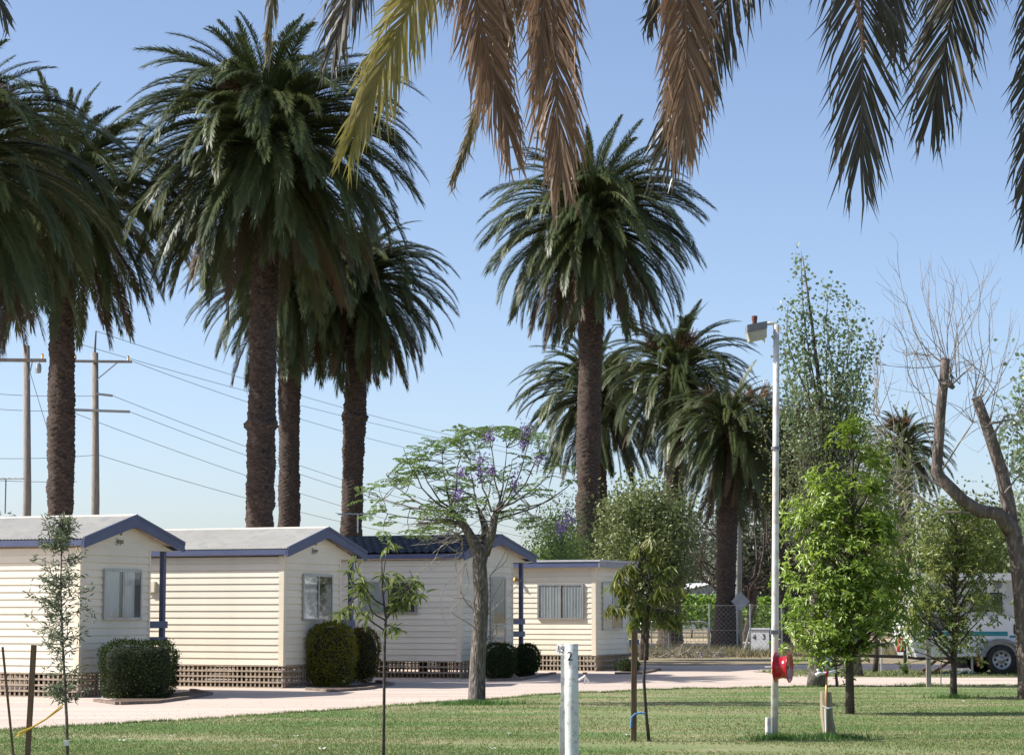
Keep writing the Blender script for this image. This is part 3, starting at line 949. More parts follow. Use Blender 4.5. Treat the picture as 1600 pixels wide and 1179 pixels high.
BOARD = 0.131
def board_wedge(mb, p_top, along, out, L, h, t=0.028):
    """one lap board: top edge at the wall, bottom edge proud"""
    p = Vector(p_top); up = Vector((0, 0, 1))
    vs = [p, p + along * L, p + along * L - up * h, p - up * h]
    o0, o1 = out * 0.010, out * t
    vv = [vs[0], vs[1], vs[2], vs[3], vs[0] + o0, vs[1] + o0, vs[2] + o1 , vs[3] + o1]
    mb.add(vv, [(4, 5, 6, 7), (0, 4, 7, 3), (1, 2, 6, 5), (3, 7, 6, 2), (0, 1, 5, 4)])

def lattice(root, p0, along, out, L, z0, z1, cell=0.105, seed=0, broken=False):
    mb = MB(); r_ = random.Random(seed)
    p0 = Vector(p0)
    k = int(L / cell)
    for i in range(k + 1):
        if broken and r_.random() < 0.3 and i > k * 0.45: continue
        a = p0 + along * min(i * cell, L) + out * 0.006
        top = z1 - (r_.random() * 0.16 if broken and i > k * 0.3 else 0)
        lean = along * (r_.uniform(-0.03, 0.03) if broken else 0)
        mb.bar(a + Vector((0, 0, z0)), a + lean + Vector((0, 0, top)), 0.034, 0.010)
    rows = int((z1 - z0) / cell)
    for i in range(rows + 1):
        z = z0 + (z1 - z0) * i / rows
        a = p0 + out * 0.018
        if broken:
            L2 = L * r_.uniform(0.45, 1.0) if i >= rows - 1 else L
            mb.bar(a + Vector((0, 0, z)), a + along * L2 + Vector((0, 0, z + r_.uniform(-0.05, 0.03))), 0.010, 0.034)
        else:
            mb.bar(a + Vector((0, 0, z)), a + along * L + Vector((0, 0, z)), 0.010, 0.034)
    o = mb.build('lattice_skirt', M['lattice'], root)
    o['kind'] = 'stuff'
    return o

def text(root, body, size, m, loc, rot, name, italic=0.0, ext=0.002):
    cu = bpy.data.curves.new(name, 'FONT')
    cu.body = body; cu.size = size; cu.extrude = ext; cu.shear = italic
    cu.align_x = 'CENTER'; cu.align_y = 'CENTER'
    cu.materials.append(m)
    tmp = bpy.data.objects.new(name + '_tmp', cu)
    COL.objects.link(tmp)
    bpy.context.view_layer.update()
    me = bpy.data.meshes.new_from_object(tmp.evaluated_get(bpy.context.evaluated_depsgraph_get()))
    bpy.data.objects.remove(tmp)
    bpy.data.curves.remove(cu)
    o = link(name, me, root)
    o.location = loc; o.rotation_euler = rot
    return o

def cabin(label, corner_px, wall_px, apex_px, right_px, zb, ze, zr, roof, L=7.0, gable=True, seed=0, post_px=None, left_over=0.16, front=0.2, sign=None, broken=False, rails=(1.30, 1.0)):
    org = G(*corner_px)
    root = thing('cabin', label, 'cabin', org, TH, 'cream holiday cabins in a row')
    wb = solve(org, UD, wall_px)
    f0 = org - VD * front
    wr = solve(f0, UD, right_px, ze)
    ul = -left_over
    um = (ul + wr) / 2
    c = Vector((0, 0, 0))
    X, Y, Z = Vector((1, 0, 0)), Vector((0, 1, 0)), Vector((0, 0, 1))
    # body core
    mb = MB(); mb.b2((0.0, 0.0, zb), (wb, L, ze))
    wall = mb.build('wall', M['siding'], root)
    # boards of the long side and of the gable end
    nb_ = int((ze - zb) / BOARD)
    hh = (ze - zb) / nb_
    mside = MB(); board_wedge(mside, (0, 0, 0), Y, -X, L - 0.09, hh - 0.006); ms_ = mside.mesh('board', M['siding'])
    mg = MB(); board_wedge(mg, (0, 0, 0), X, -Y, wb - 0.11, hh - 0.013); mg_ = mg.mesh('board', M['siding'])
    for i in range(nb_):
        o = link('board', ms_, wall); o.location = (0, 0.085, zb + hh * (i + 1))
        o = link('board', mg_, wall); o.location = (0.075, 0, zb + hh * (i + 1))
    # corner posts
    for (lo_, hi_) in (((-0.028, -0.030, zb - 0.01), (0.075, 0.085, ze + 0.002)), ((wb - 0.035, -0.030, zb - 0.01), (wb + 0.012, 0.05, ze + 0.002)), ((-0.028, L - 0.005, zb - 0.01), (0.06, L + 0.03, ze + 0.002))):
        mb = MB(); mb.b2(lo_, hi_); mb.build('corner_trim', M['trim'], root)
    # lattice under the floor
    zg = 0.01
    lattice(root, (0, 0, 0), Y, -X, L, zg, zb - 0.005, seed=seed, broken=broken)
    lattice(root, (0, 0, 0), X, -Y, wb, zg, zb - 0.005, seed=seed + 1)
    lattice(root, (wb, 0, 0), Y, X, L, zg, zb - 0.005, seed=seed + 2)
    lattice(root, (0, L, 0), X, Y, wb, zg, zb - 0.005, seed=seed + 3)
    # stumps
    for yy_ in np.arange(0.6, L, 1.6):
        for xx_ in (0.4, wb - 0.4):
            mb = MB(); mb.b2((xx_ - 0.07, yy_ - 0.07, 0), (xx_ + 0.07, yy_ + 0.07, zb - 0.002)); mb.build('stump', M['brown_timber'], root)
    fh = 0.17
    if gable:
        slope_l = math.atan2(zr - ze, um - ul)
        # gable infill boards above eave height, over body and deck
        z = ze
        gi = MB(); gi.add([(ul + 0.05, 0.02, ze), (wr - 0.05, 0.02, ze), (um, 0.02, zr - 0.04)], [(0, 1, 2)])
        gi.add([(ul + 0.05, 0.06, ze), (wr - 0.05, 0.06, ze), (um, 0.06, zr - 0.04)], [(0, 2, 1)])
        gi.build('gable_panel', M['siding'], root)
        while z < zr - 0.1:
            t0 = (z - ze) / (zr - ze); t1 = min((z + hh - ze) / (zr - ze), 1)
            a0, a1 = lerp(ul + 0.06, um, t0), lerp(wr - 0.06, um, t0)
            b0, b1 = lerp(ul + 0.06, um, t1), lerp(wr - 0.06, um, t1)
            mb = MB()
            zt = min(z + hh, zr - 0.03)
            mb.add([(a0, 0.004, z), (a1, 0.004, z), (b1, 0.012, zt), (b0, 0.012, zt), (a0, -0.018, z), (a1, -0.018, z), (b1, 0.006, zt), (b0, 0.006, zt)],
                   [(4, 5, 6, 7), (0, 1, 5, 4), (1, 2, 6, 5), (3, 0, 4, 7), (2, 3, 7, 6)])
            mb.build('board', M['siding'], wall)
            z += hh
        # roof planes
        th = 0.05
        for sgn in (-1, 1):
            e = ul if sgn < 0 else wr
            mb = MB()
            y0, y1 = -front - 0.02, L + 0.15
            z_e = ze + 0.155
            zr_ = zr + 0.155
            if roof == 'pale':
                ny = int((y1 - y0) / 0.019)
                vs, fs = [], []
                for k in range(ny + 1):
                    y = lerp(y0, y1, k / ny)
                    w = 0.010 * math.sin(2 * PI * y / 0.076)
                    for q in range(2):
                        t = q
                        xx_ = lerp(e + sgn * 0.03, um, t); zz_ = lerp(z_e - 0.005, zr_, t) + w * 0.9 + 0.012
                        vs.append((xx_, y, zz_))
                for k in range(ny):
                    b = 2 * k
                    fs.append((b, b + 2, b + 3, b + 1))
                mb.add(vs, fs)
                mb.build('roof', M['roof_pale'], root)
            else:
                # pressed tile profile: stepped courses with waves
                ny = int((y1 - y0) / 0.045)
                cour = 6
                vs, fs = [], []
                for k in range(ny + 1):
                    y = lerp(y0, y1, k / ny)
                    w = 0.018 * math.sin(2 * PI * y / 0.21)
                    for q in range(cour):
                        for t, st in ((q / cour, 0.03), ((q + 1) / cour, 0.0)):
                            vs.append((lerp(e + sgn * 0.03, um, t), y, lerp(z_e - 0.005, zr_, t) + w + st + 0.012))
                nn_ = cour * 2
                for k in range(ny):
                    for q in range(nn_ - 1):
                        b = k * nn_ + q
                        fs.append((b, b + nn_, b + nn_ + 1, b + 1))
                mb.add(vs, fs)
                mb.build('roof', M['roof_green'], root)
            # roof deck under the sheet
            mb = MB()
            mb.add([(e, y0 + 0.03, z_e - 0.05), (um, y0 + 0.03, zr_ - 0.05), (um, y1 - 0.03, zr_ - 0.05), (e, y1 - 0.03, z_e - 0.05)], [(0, 1, 2, 3)])
            mb.build('soffit', M['soffit'], root)
            # barge board at the front
            for yb in (-front, L + 0.12):
                mb = MB()
                d_ = fh + 0.03
                ax, az = e + sgn * 0.02, z_e
                v = [(ax, yb, az - d_ + 0.03), (um, yb, zr_ - d_), (um, yb, zr_ + 0.028), (ax, yb, az + 0.028)]
                v2 = [(x, y + 0.035, z) for x, y, z in v]
                mb.add(v + v2, [(0, 1, 2, 3), (7, 6, 5, 4), (0, 4, 5, 1), (3, 2, 6, 7), (0, 3, 7, 4)])
                # capping strip
                v = [(ax, yb - 0.012, az - 0.03), (um, yb - 0.012, zr_ - 0.03), (um, yb - 0.012, zr_ + 0.034), (ax, yb - 0.012, az + 0.034)]
                v2 = [(x, y + 0.011, z) for x, y, z in v]
                mb.add(v + v2, [(0, 1, 2, 3), (0, 4, 5, 1), (3, 2, 6, 7), (0, 3, 7, 4)])
                mb.build('barge_board', M['blue'], root)
            # eave fascia along the side
            mb = MB()
            xe = e
            mb.b2((min(xe, xe + sgn * 0.025), -front + 0.04, z_e - 0.12), (max(xe, xe + sgn * 0.025), L + 0.11, z_e - 0.012))
            mb.build('fascia', M['blue'], root)
        # ridge cap
        mb = MB(); mb.tube([(um, -front - 0.01, zr + 0.162), (um, L + 0.14, zr + 0.162)], 0.035, 8)
        mb.build('ridge_cap', M['roof_pale'] if roof == 'pale' else M['roof_green'], root)
        # veranda on the right: floor, posts, rails
        if wr - wb > 0.4:
            xp = solve(org, UD, post_px) if post_px else wr - 0.3
            mb = MB(); mb.b2((wb + 0.015, 0.0, zb - 0.08), (xp + 0.05, L, zb)); mb.build('deck', M['deck'], root)
            for k, yp in enumerate((0.05, L * 0.5, L - 0.1)):
                mb = MB(); mb.b2((xp - 0.045, yp - 0.045, 0.0), (xp + 0.045, yp + 0.045, ze + 0.06))
                mb.build('veranda_post', M['blue'], root)
            for zz_ in rails:
                mb = MB(); mb.b2((wb + 0.014, -0.02, zz_ - 0.065), (xp + 0.09, 0.003, zz_ + 0.065)); mb.build('rail', M['blue'], root)
                mb = MB(); mb.b2((xp + 0.046, 0.06, zz_ - 0.065), (xp + 0.07, L - 0.1, zz_ + 0.065)); mb.build('rail', M['blue'], root)
        if sign:
            text(root, sign[0], 0.16, M['black'], (um - 0.25, -0.03, zr - 0.16), (PI / 2, 0, 0), 'number_sign')
            text(root, sign[1], 0.15, M['black'], (um - 0.28, -0.03, zr - 0.32), (PI / 2, 0, 0), 'name_sign')
    else:
        mb = MB()
        v = [(-0.22, -0.2, ze + 0.12), (wb + 0.25, -0.2, ze + 0.12), (wb + 0.25, L + 0.2, ze + 0.12), (-0.22, L + 0.2, ze + 0.12)]
        mb.b2((-0.24, -0.24, ze + 0.115), (wb + 0.22, L + 0.2, ze + 0.165))
        mb.build('roof', mat('roof_sheet_grey', (0.5, 0.5, 0.5), (0.42, 0.42, 0.42), rough=0.5), root)
        mb = MB()
        mb.b2((-0.22, -0.18, ze - 0.03), (-0.19, L + 0.16, ze + 0.113)); mb.build('fascia', M['blue'], root)
        mb = MB()
        mb.b2((-0.22, -0.215, ze - 0.03), (wb + 0.2, -0.185, ze + 0.113)); mb.build('fascia', mat('grey_fascia', (0.3, 0.31, 0.36), rough=0.5), root)
        mb = MB(); mb.b2((-0.18, -0.18, ze + 0.002), (wb + 0.18, L + 0.15, ze + 0.02)); mb.build('soffit', M['soffit'], root)
        mb = MB(); mb.b2((wb + 0.015, 0.2, zb - 0.08), (wb + 1.3, L * 0.6, zb)); mb.build('deck', M['deck'], root)
        for yp in (0.25, 2.2, 4.0):
            mb = MB(); mb.b2((wb + 1.2, yp - 0.04, 0.0), (wb + 1.28, yp + 0.04, 1.45)); mb.build('veranda_post', M['blue'], root)
        for zz_ in (1.38, 1.05, 0.72):
            mb = MB(); mb.b2((wb + 0.014, 0.17, zz_ - 0.07), (wb + 1.3, 0.2, zz_ + 0.07)); mb.build('rail', M['blue'], root)
    return root, org, wb

def wz(org, dr, u, px, py):
    q = org + dr * u
    return zat(px, py, q)

# leftmost cabin
c1, o1, wb1 = cabin('leftmost cream cabin with pale roof, gable window and clipped dark bush in front', (121, 1090), 232, 207, 288, 0.44, 2.70, 3.17, 'pale', L=8.5, seed=1, post_px=257, sign=('8', 'Jeps'))
ua, ub = solve(o1, UD, 158), solve(o1, UD, 217)
window(c1, 'gable', ua, ub, 1.395, 2.33, 0.5, curtains=((0.0, 0.40), (0.55, 0.85)))
# second
c2, o2, wb2 = cabin('second cream cabin with pale roof and two tone bush at its gable end', (441, 1075), 530, 510, 573, 0.46, 2.66, 3.13, 'pale', L=7.5, seed=11, post_px=551, sign=('6', 'Jayn'))
ua, ub = solve(o2, UD, 470), solve(o2, UD, 516)
window(c2, 'gable', ua, ub, 1.36, 2.32, 0.52, curtains=((0.0, 0.46),))
va = solve(o2, VD, 238)
mb = MB(); mb.b2((-0.1, va - 0.1, 1.95), (-0.02, va + 0.1, 2.17)); mb.build('meter_box', M['trim'], c2)
# third
c3, o3, wb3 = cabin('cream cabin with dark green tiled roof and broken lattice, behind the jacaranda', (719, 1060), 800, 782, 838, 0.40, 2.74, 3.2, 'green', L=7.5, seed=21, post_px=817, broken=True)
ua, ub = solve(o3, UD, 764), solve(o3, UD, 787)
w3 = window(c3, 'gable', ua, ub, 1.22, 2.37, 0.14, curtains=((0.0, 0.14),))
window(c3, 'gable', ua, ub, 0.72, 1.19, 0.14, curtains=((0.0, 1.0),))
va, vb = solve(o3, VD, 652), solve(o3, VD, 561)
window(c3, 'side', va, vb, 1.50, 2.26, 0.5, curtains=((0.5, 1.0),))
# flue pipe on the green roof
mb = MB()
fx = 2.2
q = P(757, 850, o3.y + 2.6)
fl = c3.matrix_world.inverted() @ q if False else None
rel = Vector((q.x - o3.x, q.y - o3.y, 0))
fu, fv = rel.dot(UD), rel.dot(VD)
mb.tube([(fu, fv, 2.9), (fu, fv, zat(757, 813, q))], 0.085, 12)
mb.build('flue_pipe', M['steel'], c3)
# fourth
c4, o4, wb4 = cabin('small cream cabin with flat roof, last in the row', (930, 1048.5), 981, 955, 985, 0.42, 2.72, 3.0, 'flat', L=7.0, gable=False, seed=31)
va, vb = solve(o4, VD, 913), solve(o4, VD, 841)
window(c4, 'side', va, vb, 1.34, 2.27, 0.5, curtains=((0.0, 0.46), (0.5, 1.0)))
ua, ub = solve(o4, UD, 939), solve(o4, UD, 970)
window(c4, 'gable', ua, ub, 1.06, 2.30, 0.5, curtains=((0.0, 0.5),))
mb = MB(); va = solve(o4, VD, 808); mb.tube([(-0.02, va, 2.38), (-0.13, va, 2.4), (-0.16, va, 2.34)], 0.04, 8); mb.build('wall_light', M['brass'], c4)

# TV antennas on the roofs
def antenna(label, px, py_base, py_top, d, width, tilt=0.0, m=None):
    b = P(px, py_base, d); t = P(px, py_top, d)
    root = thing('tv_antenna', label, 'antenna', b, 0, 'television antennas')
    h = t.z - b.z
    mb = MB(); mb.tube([(0, 0, 0), (0, 0, h)], 0.018, 6); mb.build('mast', M['pvc' if m is None else m], root)
    mb = MB(); mb.tube([(-width * 0.55, 0.1, h), (width * 0.5, -0.1, h - tilt)], 0.014, 6); mb.build('boom', M['steel'], root)
    for k in range(7):
        x = lerp(-width * 0.5, width * 0.45, k / 6)
        l = lerp(0.5, 0.22, k / 6)
        mb = MB(); mb.bar((x - 0.15 * l, 0.08 - l / 2, h + 0.02), (x + 0.15 * l, 0.08 + l / 2, h + 0.02), 0.012); mb.build('antenna_element', M['steel'], root)
    return root
antenna('white television antenna on the green cabin roof before a palm trunk', 559, 832, 803, 56, 0.9)
antenna('dark television antenna at the left picture edge', 8, 802, 748, 60, 0.95, m='wire')

# ------------------------------------------------------------------ clipped bushes and their edging
def bush(name, label, px0, px1, py_top, py_base, lm, seed, n=5200, squareness=3.5, size=0.05, depth=None, group='clipped bushes at the cabins', second=None):
    g = G((px0 + px1) / 2, py_base)
    d = g.y
    w = (px1 - px0) / FPX * d / 2 * 0.92
    h = P(0, py_top, d).z * 0.94
    dp = depth or w * 0.85
    root = thing(name, label, 'bush', (g.x, g.y + dp * 0.5, 0), 0, group)
    e = 2 / squareness
    def se(u, v, k=1.0):
        f = lambda x: np.sign(x) * np.abs(x) ** e
        x = f(np.cos(v)) * f(np.cos(u)); y = f(np.cos(v)) * f(np.sin(u)); z = f(np.sin(v))
        return np.stack([x * w * k, y * dp * k, h / 2 + z * h / 2 * k], -1)
    us = np.linspace(0, 2 * PI, 25)[:-1]; vs_ = np.linspace(-PI / 2, PI / 2, 13)
    V = np.concatenate([se(us, np.full(24, v), 0.86) for v in vs_])
    f = []
    for i in range(12):
        q = np.arange(24); q2 = (q + 1) % 24
        f.append(np.stack([i * 24 + q, i * 24 + q2, i * 24 + 24 + q2, i * 24 + 24 + q], 1))
    link('inner_core', np_mesh('inner_core', V, np.concatenate(f), M['hedge_core'], True), root)  # added near-black core that blocks light inside the bush, no woody parts
    dr_ = rvec(n) * np.array([w, dp, h / 2])
    q_ = squareness
    rad_ = (np.abs(dr_[:, 0] / w) ** q_ + np.abs(dr_[:, 1] / dp) ** q_ + np.abs(dr_[:, 2] / (h / 2)) ** q_) ** (-1 / q_)
    k = rng.uniform(0.9, 1.03, n)[:, None]
    p = dr_ * rad_[:, None] + np.array([0, 0, h / 2])
    bump = 1 + 0.05 * rng.uniform(0, 1, n) ** 6 + 0.05 * np.sin(p[:, 0] * 9 + seed) * np.sin(p[:, 2] * 8 + seed * 2) + 0.015 * np.sin(p[:, 1] * 15 + p[:, 0] * 12)
    c = np.array([0, 0, h / 2])
    k = np.where(rng.uniform(0, 1, n)[:, None] < 0.09, k + rng.uniform(0, 0.14, n)[:, None], k)
    gap_ = vnoise(p[:, 0] * 7 + p[:, 2] * 5 + 90, 41 + seed) + vnoise(p[:, 2] * 9 - p[:, 0] * 3 + 190, 51 + seed)
    k = k - 0.07 * np.clip(gap_, 0, 1)[:, None]
    p = c + (p - c) * k * bump[:, None]
    out = (p - c) / np.array([w * w, dp * dp, h * h / 4]); out /= np.linalg.norm(out, axis=1, keepdims=True)
    dd = out * 0.8 + rvec(n) * 0.9; dd[:, 2] += 0.5
    lv = Leaves(); lv.add(p, dd, out + rvec(n) * 0.6, size * rng.uniform(0.6, 1.4, n), size * 0.4)
    o = link('foliage', lv.mesh('foliage', lm), root); o['kind'] = 'stuff'
    return root

bush('clipped_bush', 'large dark green block shaped bush before the leftmost cabin', 152, 272, 998, 1091, M['lf_hedge'], 1, n=9000, squareness=5)
bush('clipped_bush', 'olive gold rounded bush at the gable of the second cabin', 474, 558, 966, 1073, M['lf_hedge_olive'], 2, n=8000, squareness=2.8)
bush('clipped_bush', 'bronze green bush tucked beside the olive gold one', 528, 594, 974, 1067, M['lf_hedge_red'], 3, n=5000, squareness=2.8)
bush('clipped_bush', 'dark bush just right of the jacaranda trunk', 756, 808, 1002, 1060, M['lf_hedge'], 4, n=4500, squareness=3)
bush('clipped_bush', 'rounded dark bush under the veranda post of the green roofed cabin', 800, 844, 1004, 1057, M['lf_hedge'], 5, n=4500, squareness=2.6)
bush('low_shrub', 'low dark shrub at the end of the flat roofed cabin', 964, 1000, 1030, 1049, M['lf_hedge'], 6, n=1500, squareness=2.4, group='low plants')

def edging(label, pts_px, h=0.06, w=0.11):
    pts = [G(*p) for p in pts_px]
    root = thing('garden_edging', label, 'edging', pts[0], 0, 'garden bed edgings')
    for a, b in zip(pts[:-1], pts[1:]):
        L = (b - a).length
        k = max(1, round(L / 0.55))
        for i in range(k):
            p, q = a.lerp(b, i / k), a.lerp(b, (i + 1) / k)
            dv = (q - p).normalized() * 0.008
            mb = MB()
            off = Vector((0, 0, h / 2)) - pts[0]
            mb.bar(p + dv + off, q - dv + off, w * random.uniform(0.9, 1.1), h * random.uniform(0.85, 1.1))
            mb.build('edging_block', M['brick'], root)
    mb = MB()
    mb.add([Vector((p.x, p.y, 0.018)) - pts[0] for p in pts], [tuple(range(len(pts)))])
    mb.build('soil', M['soil'], root)
    return root
edging('brown block edging round the bed of the leftmost bush', [(150, 1096), (185, 1101), (240, 1099), (300, 1091), (328, 1085), (300, 1080)])
edging('brown block edging round the bed of the two tone bushes', [(480, 1078), (520, 1081), (575, 1077), (612, 1070), (590, 1066)])
edging('block edging below the dark bushes beside the jacaranda', [(762, 1064), (810, 1063), (850, 1056), (866, 1053)])
edging('block edging at the end of the flat roofed cabin', [(960, 1053), (1000, 1053), (1030, 1047)])

# ------------------------------------------------------------------ jacaranda
def compound_leaf(lv, p, d, L, n=9, size=0.06):
    """feathery twice-divided leaf"""
    d = Vector(d).normalized()
    side = Vector((0, 0, 1)).cross(d)
    side = side.normalized() if side.length > 0.1 else Vector((1, 0, 0))
    P_, D_, N_ = [], [], []
    for i in range(n):
        t = (i + 0.6) / n
        q = Vector(p) + d * L * t + Vector((0, 0, -0.28 * L * t * t))
        w = math.sin(PI * min(1, t * 0.85 + 0.1))
        for sg in (-1, 1):
            for k in range(3):
                s_ = (k + 0.6) / 3
                o = q + (side * sg + d * 0.35).normalized() * (0.32 * L * w * s_) + Vector((0, 0, -0.05 * s_ * L))
                P_.append(o); D_.append(side * sg + d * 0.5 + Vector((0, 0, -0.15))); N_.append(Vector((0, 0, 1)))
    P_ = np.array([tuple(x) for x in P_]); D_ = np.array([tuple(x) for x in D_]); N_ = np.array([tuple(x) for x in N_]) + 0.9 * rvec(len(P_))
    D_ = D_ + 0.3 * rvec(len(P_))
    lv.add(P_, D_, N_, size * rng.uniform(0.7, 1.3, len(P_)), size * 0.42)

jb = G(745, 1100)
JD = jb.y
jac = thing('jacaranda_tree', 'jacaranda with grey forked trunk, feathery leaves and purple blossom', 'tree', jb)
def J(px, py, dd=0.0): return P(px, py, JD + dd) - jb
mb = MB()
mb.tube([J(744, 1104), J(745, 1090), J(746, 1040), J(750, 980), J(752, 930), J(749, 880), J(755, 850)], [0.2, 0.148, 0.133, 0.128, 0.124, 0.122, 0.126], 14)
mb.tube([J(751, 872), J(738, 842), J(722, 815), J(706, 796)], [0.11, 0.085, 0.065, 0.035], 10)
mb.tube([J(756, 866), J(768, 835), J(774, 805), J(782, 783)], [0.1, 0.075, 0.055, 0.03], 10)
mb.tube([J(752, 862, 0.1), J(760, 830, 0.2), J(750, 800, 0.3)], [0.09, 0.07, 0.04], 8)
mb.build('trunk', M['bark'], jac, True)
jl = Leaves()
shoots = [((706, 796), (655, 720)), ((706, 796), (690, 690)), ((715, 805), (605, 745)), ((722, 815), (600, 800)), ((706, 798), (720, 680)),
          ((768, 800), (745, 672)), ((780, 785), (790, 700)), ((782, 783), (765, 665)), ((775, 800), (830, 670)), ((775, 800), (850, 690)),
          ((770, 810), (800, 720)), ((750, 800), (735, 720)), ((710, 800), (665, 765)), ((715, 808), (630, 700)), ((780, 790), (845, 760)), ((752, 800), (770, 740)),
          ((725, 815), (640, 820)), ((775, 800), (815, 790)), ((780, 800), (880, 770)), ((778, 810), (905, 740)), ((706, 800), (580, 770)), ((770, 800), (870, 720))]
mb = MB()
jforks = [(706, 796), (715, 808), (782, 783), (775, 800), (750, 800), (722, 815), (768, 820)]
tufts = []
for k in range(190):
    px_ = random.triangular(560, 905, 715)
    top_ = np.interp(px_, [560, 620, 680, 740, 780, 830, 870, 905], [765, 722, 690, 664, 668, 672, 715, 748])
    bot_ = np.interp(px_, [560, 640, 700, 760, 800, 860, 905], [818, 846, 822, 806, 818, 846, 840])
    tufts.append((px_, random.uniform(top_, bot_) if random.random() < 0.8 else top_ + random.uniform(0, 14)))
hubs = [(b[0], b[1]) for a, b in shoots]
inner_core = []
for k, (a, b) in enumerate(shoots):
    dz = random.uniform(-0.8, 0.8)
    A, B = J(*a), J(b[0], b[1], dz)
    C_ = Vector((lerp(A.x, B.x, 0.75), lerp(A.y, B.y, 0.7), lerp(A.z, B.z, 0.35)))
    pts = [A * (1 - i / 8) ** 2 + C_ * 2 * (i / 8) * (1 - i / 8) + B * (i / 8) ** 2 + Vector(rng.normal(size=3)) * 0.012 for i in range(9)]
    mb.tube(pts, [lerp(0.02, 0.005, i / 8) for i in range(9)], 5)
    inner_core += pts[2:]
for (px_, py_) in tufts:
    T = J(px_, py_, random.uniform(-0.9, 0.9))
    near_ = min(inner_core, key=lambda q: (q - T).length + 0.6 * max(0, q.z - T.z))
    T = near_.lerp(T, min(1.0, 0.75 / max((near_ - T).length, 0.01)))
    mb.tube(wander(near_, T, 4, 0.08), [0.008, 0.007, 0.006, 0.005, 0.004], 4, cap=False)
    for q in range(random.randint(1, 3)):
        an = random.uniform(0, 2 * PI)
        compound_leaf(jl, T, Vector((math.cos(an), math.sin(an), random.uniform(-0.3, 0.8))), random.uniform(0.2, 0.36), n=8, size=0.055)
br = mb.build('branches', M['bark'], jac)
# dead twig tangle below the fork
mb = MB()
for k in range(70):
    a = random.choice([(700, 800), (715, 815), (712, 805), (730, 825), (770, 815), (722, 840)])
    b = (a[0] + random.gauss(-28, 34), a[1] + random.gauss(12, 22))
    mb.tube(wander(J(*a), J(b[0], b[1], random.uniform(-0.4, 0.4)), 6, 0.14), [0.008, 0.008, 0.007, 0.006, 0.005, 0.004, 0.003], 4, cap=False)
for (a, b) in [((728, 880), (705, 985)), ((738, 950), (712, 870)), ((765, 900), (790, 850)), ((742, 980), (700, 925)), ((762, 960), (800, 900)), ((725, 860), (680, 905)), ((760, 1000), (795, 960))]:
    for q in range(2):
        mb.tube(wander(J(*a), J(b[0] + random.gauss(0, 10), b[1] + random.gauss(0, 10), random.uniform(-0.3, 0.1)), 6, 0.12), [0.008, 0.007, 0.006, 0.006, 0.005, 0.004, 0.003], 4, cap=False)
o = mb.build('dead_twigs', M['bark_pale'], jac); o['kind'] = 'stuff'
o = link('crown', jl.mesh('crown', M['lf_jac']), jac); o['kind'] = 'stuff'
for (px_, py_, s_) in [(822, 672, 1.1), (818, 690, 1.0), (843, 708, 1.1), (764, 682, 1.0), (722, 738, 1.0), (751, 722, 1.2), (748, 740, 1.0), (717, 771, 0.8), (805, 752, 1.2), (768, 735, 0.7), (877, 822, 1.0), (889, 808, 0.9)]:
    lv = Leaves(); c = np.array(J(px_, py_, random.uniform(-0.95, -0.5)))
    n_ = int(75 * s_)
    off = rng.normal(size=(n_, 3)) * np.array([0.05, 0.05, 0.08]) * s_
    d = rvec(n_) * 0.8; d[:, 2] -= 0.5
    lv.add(c + off, d, rvec(n_), 0.05, 0.03)
    o = link('flower_cluster', lv.mesh('flower_cluster', M['flower']), jac); o['label'] = 'purple blossom cluster'; o['kind'] = 'stuff'

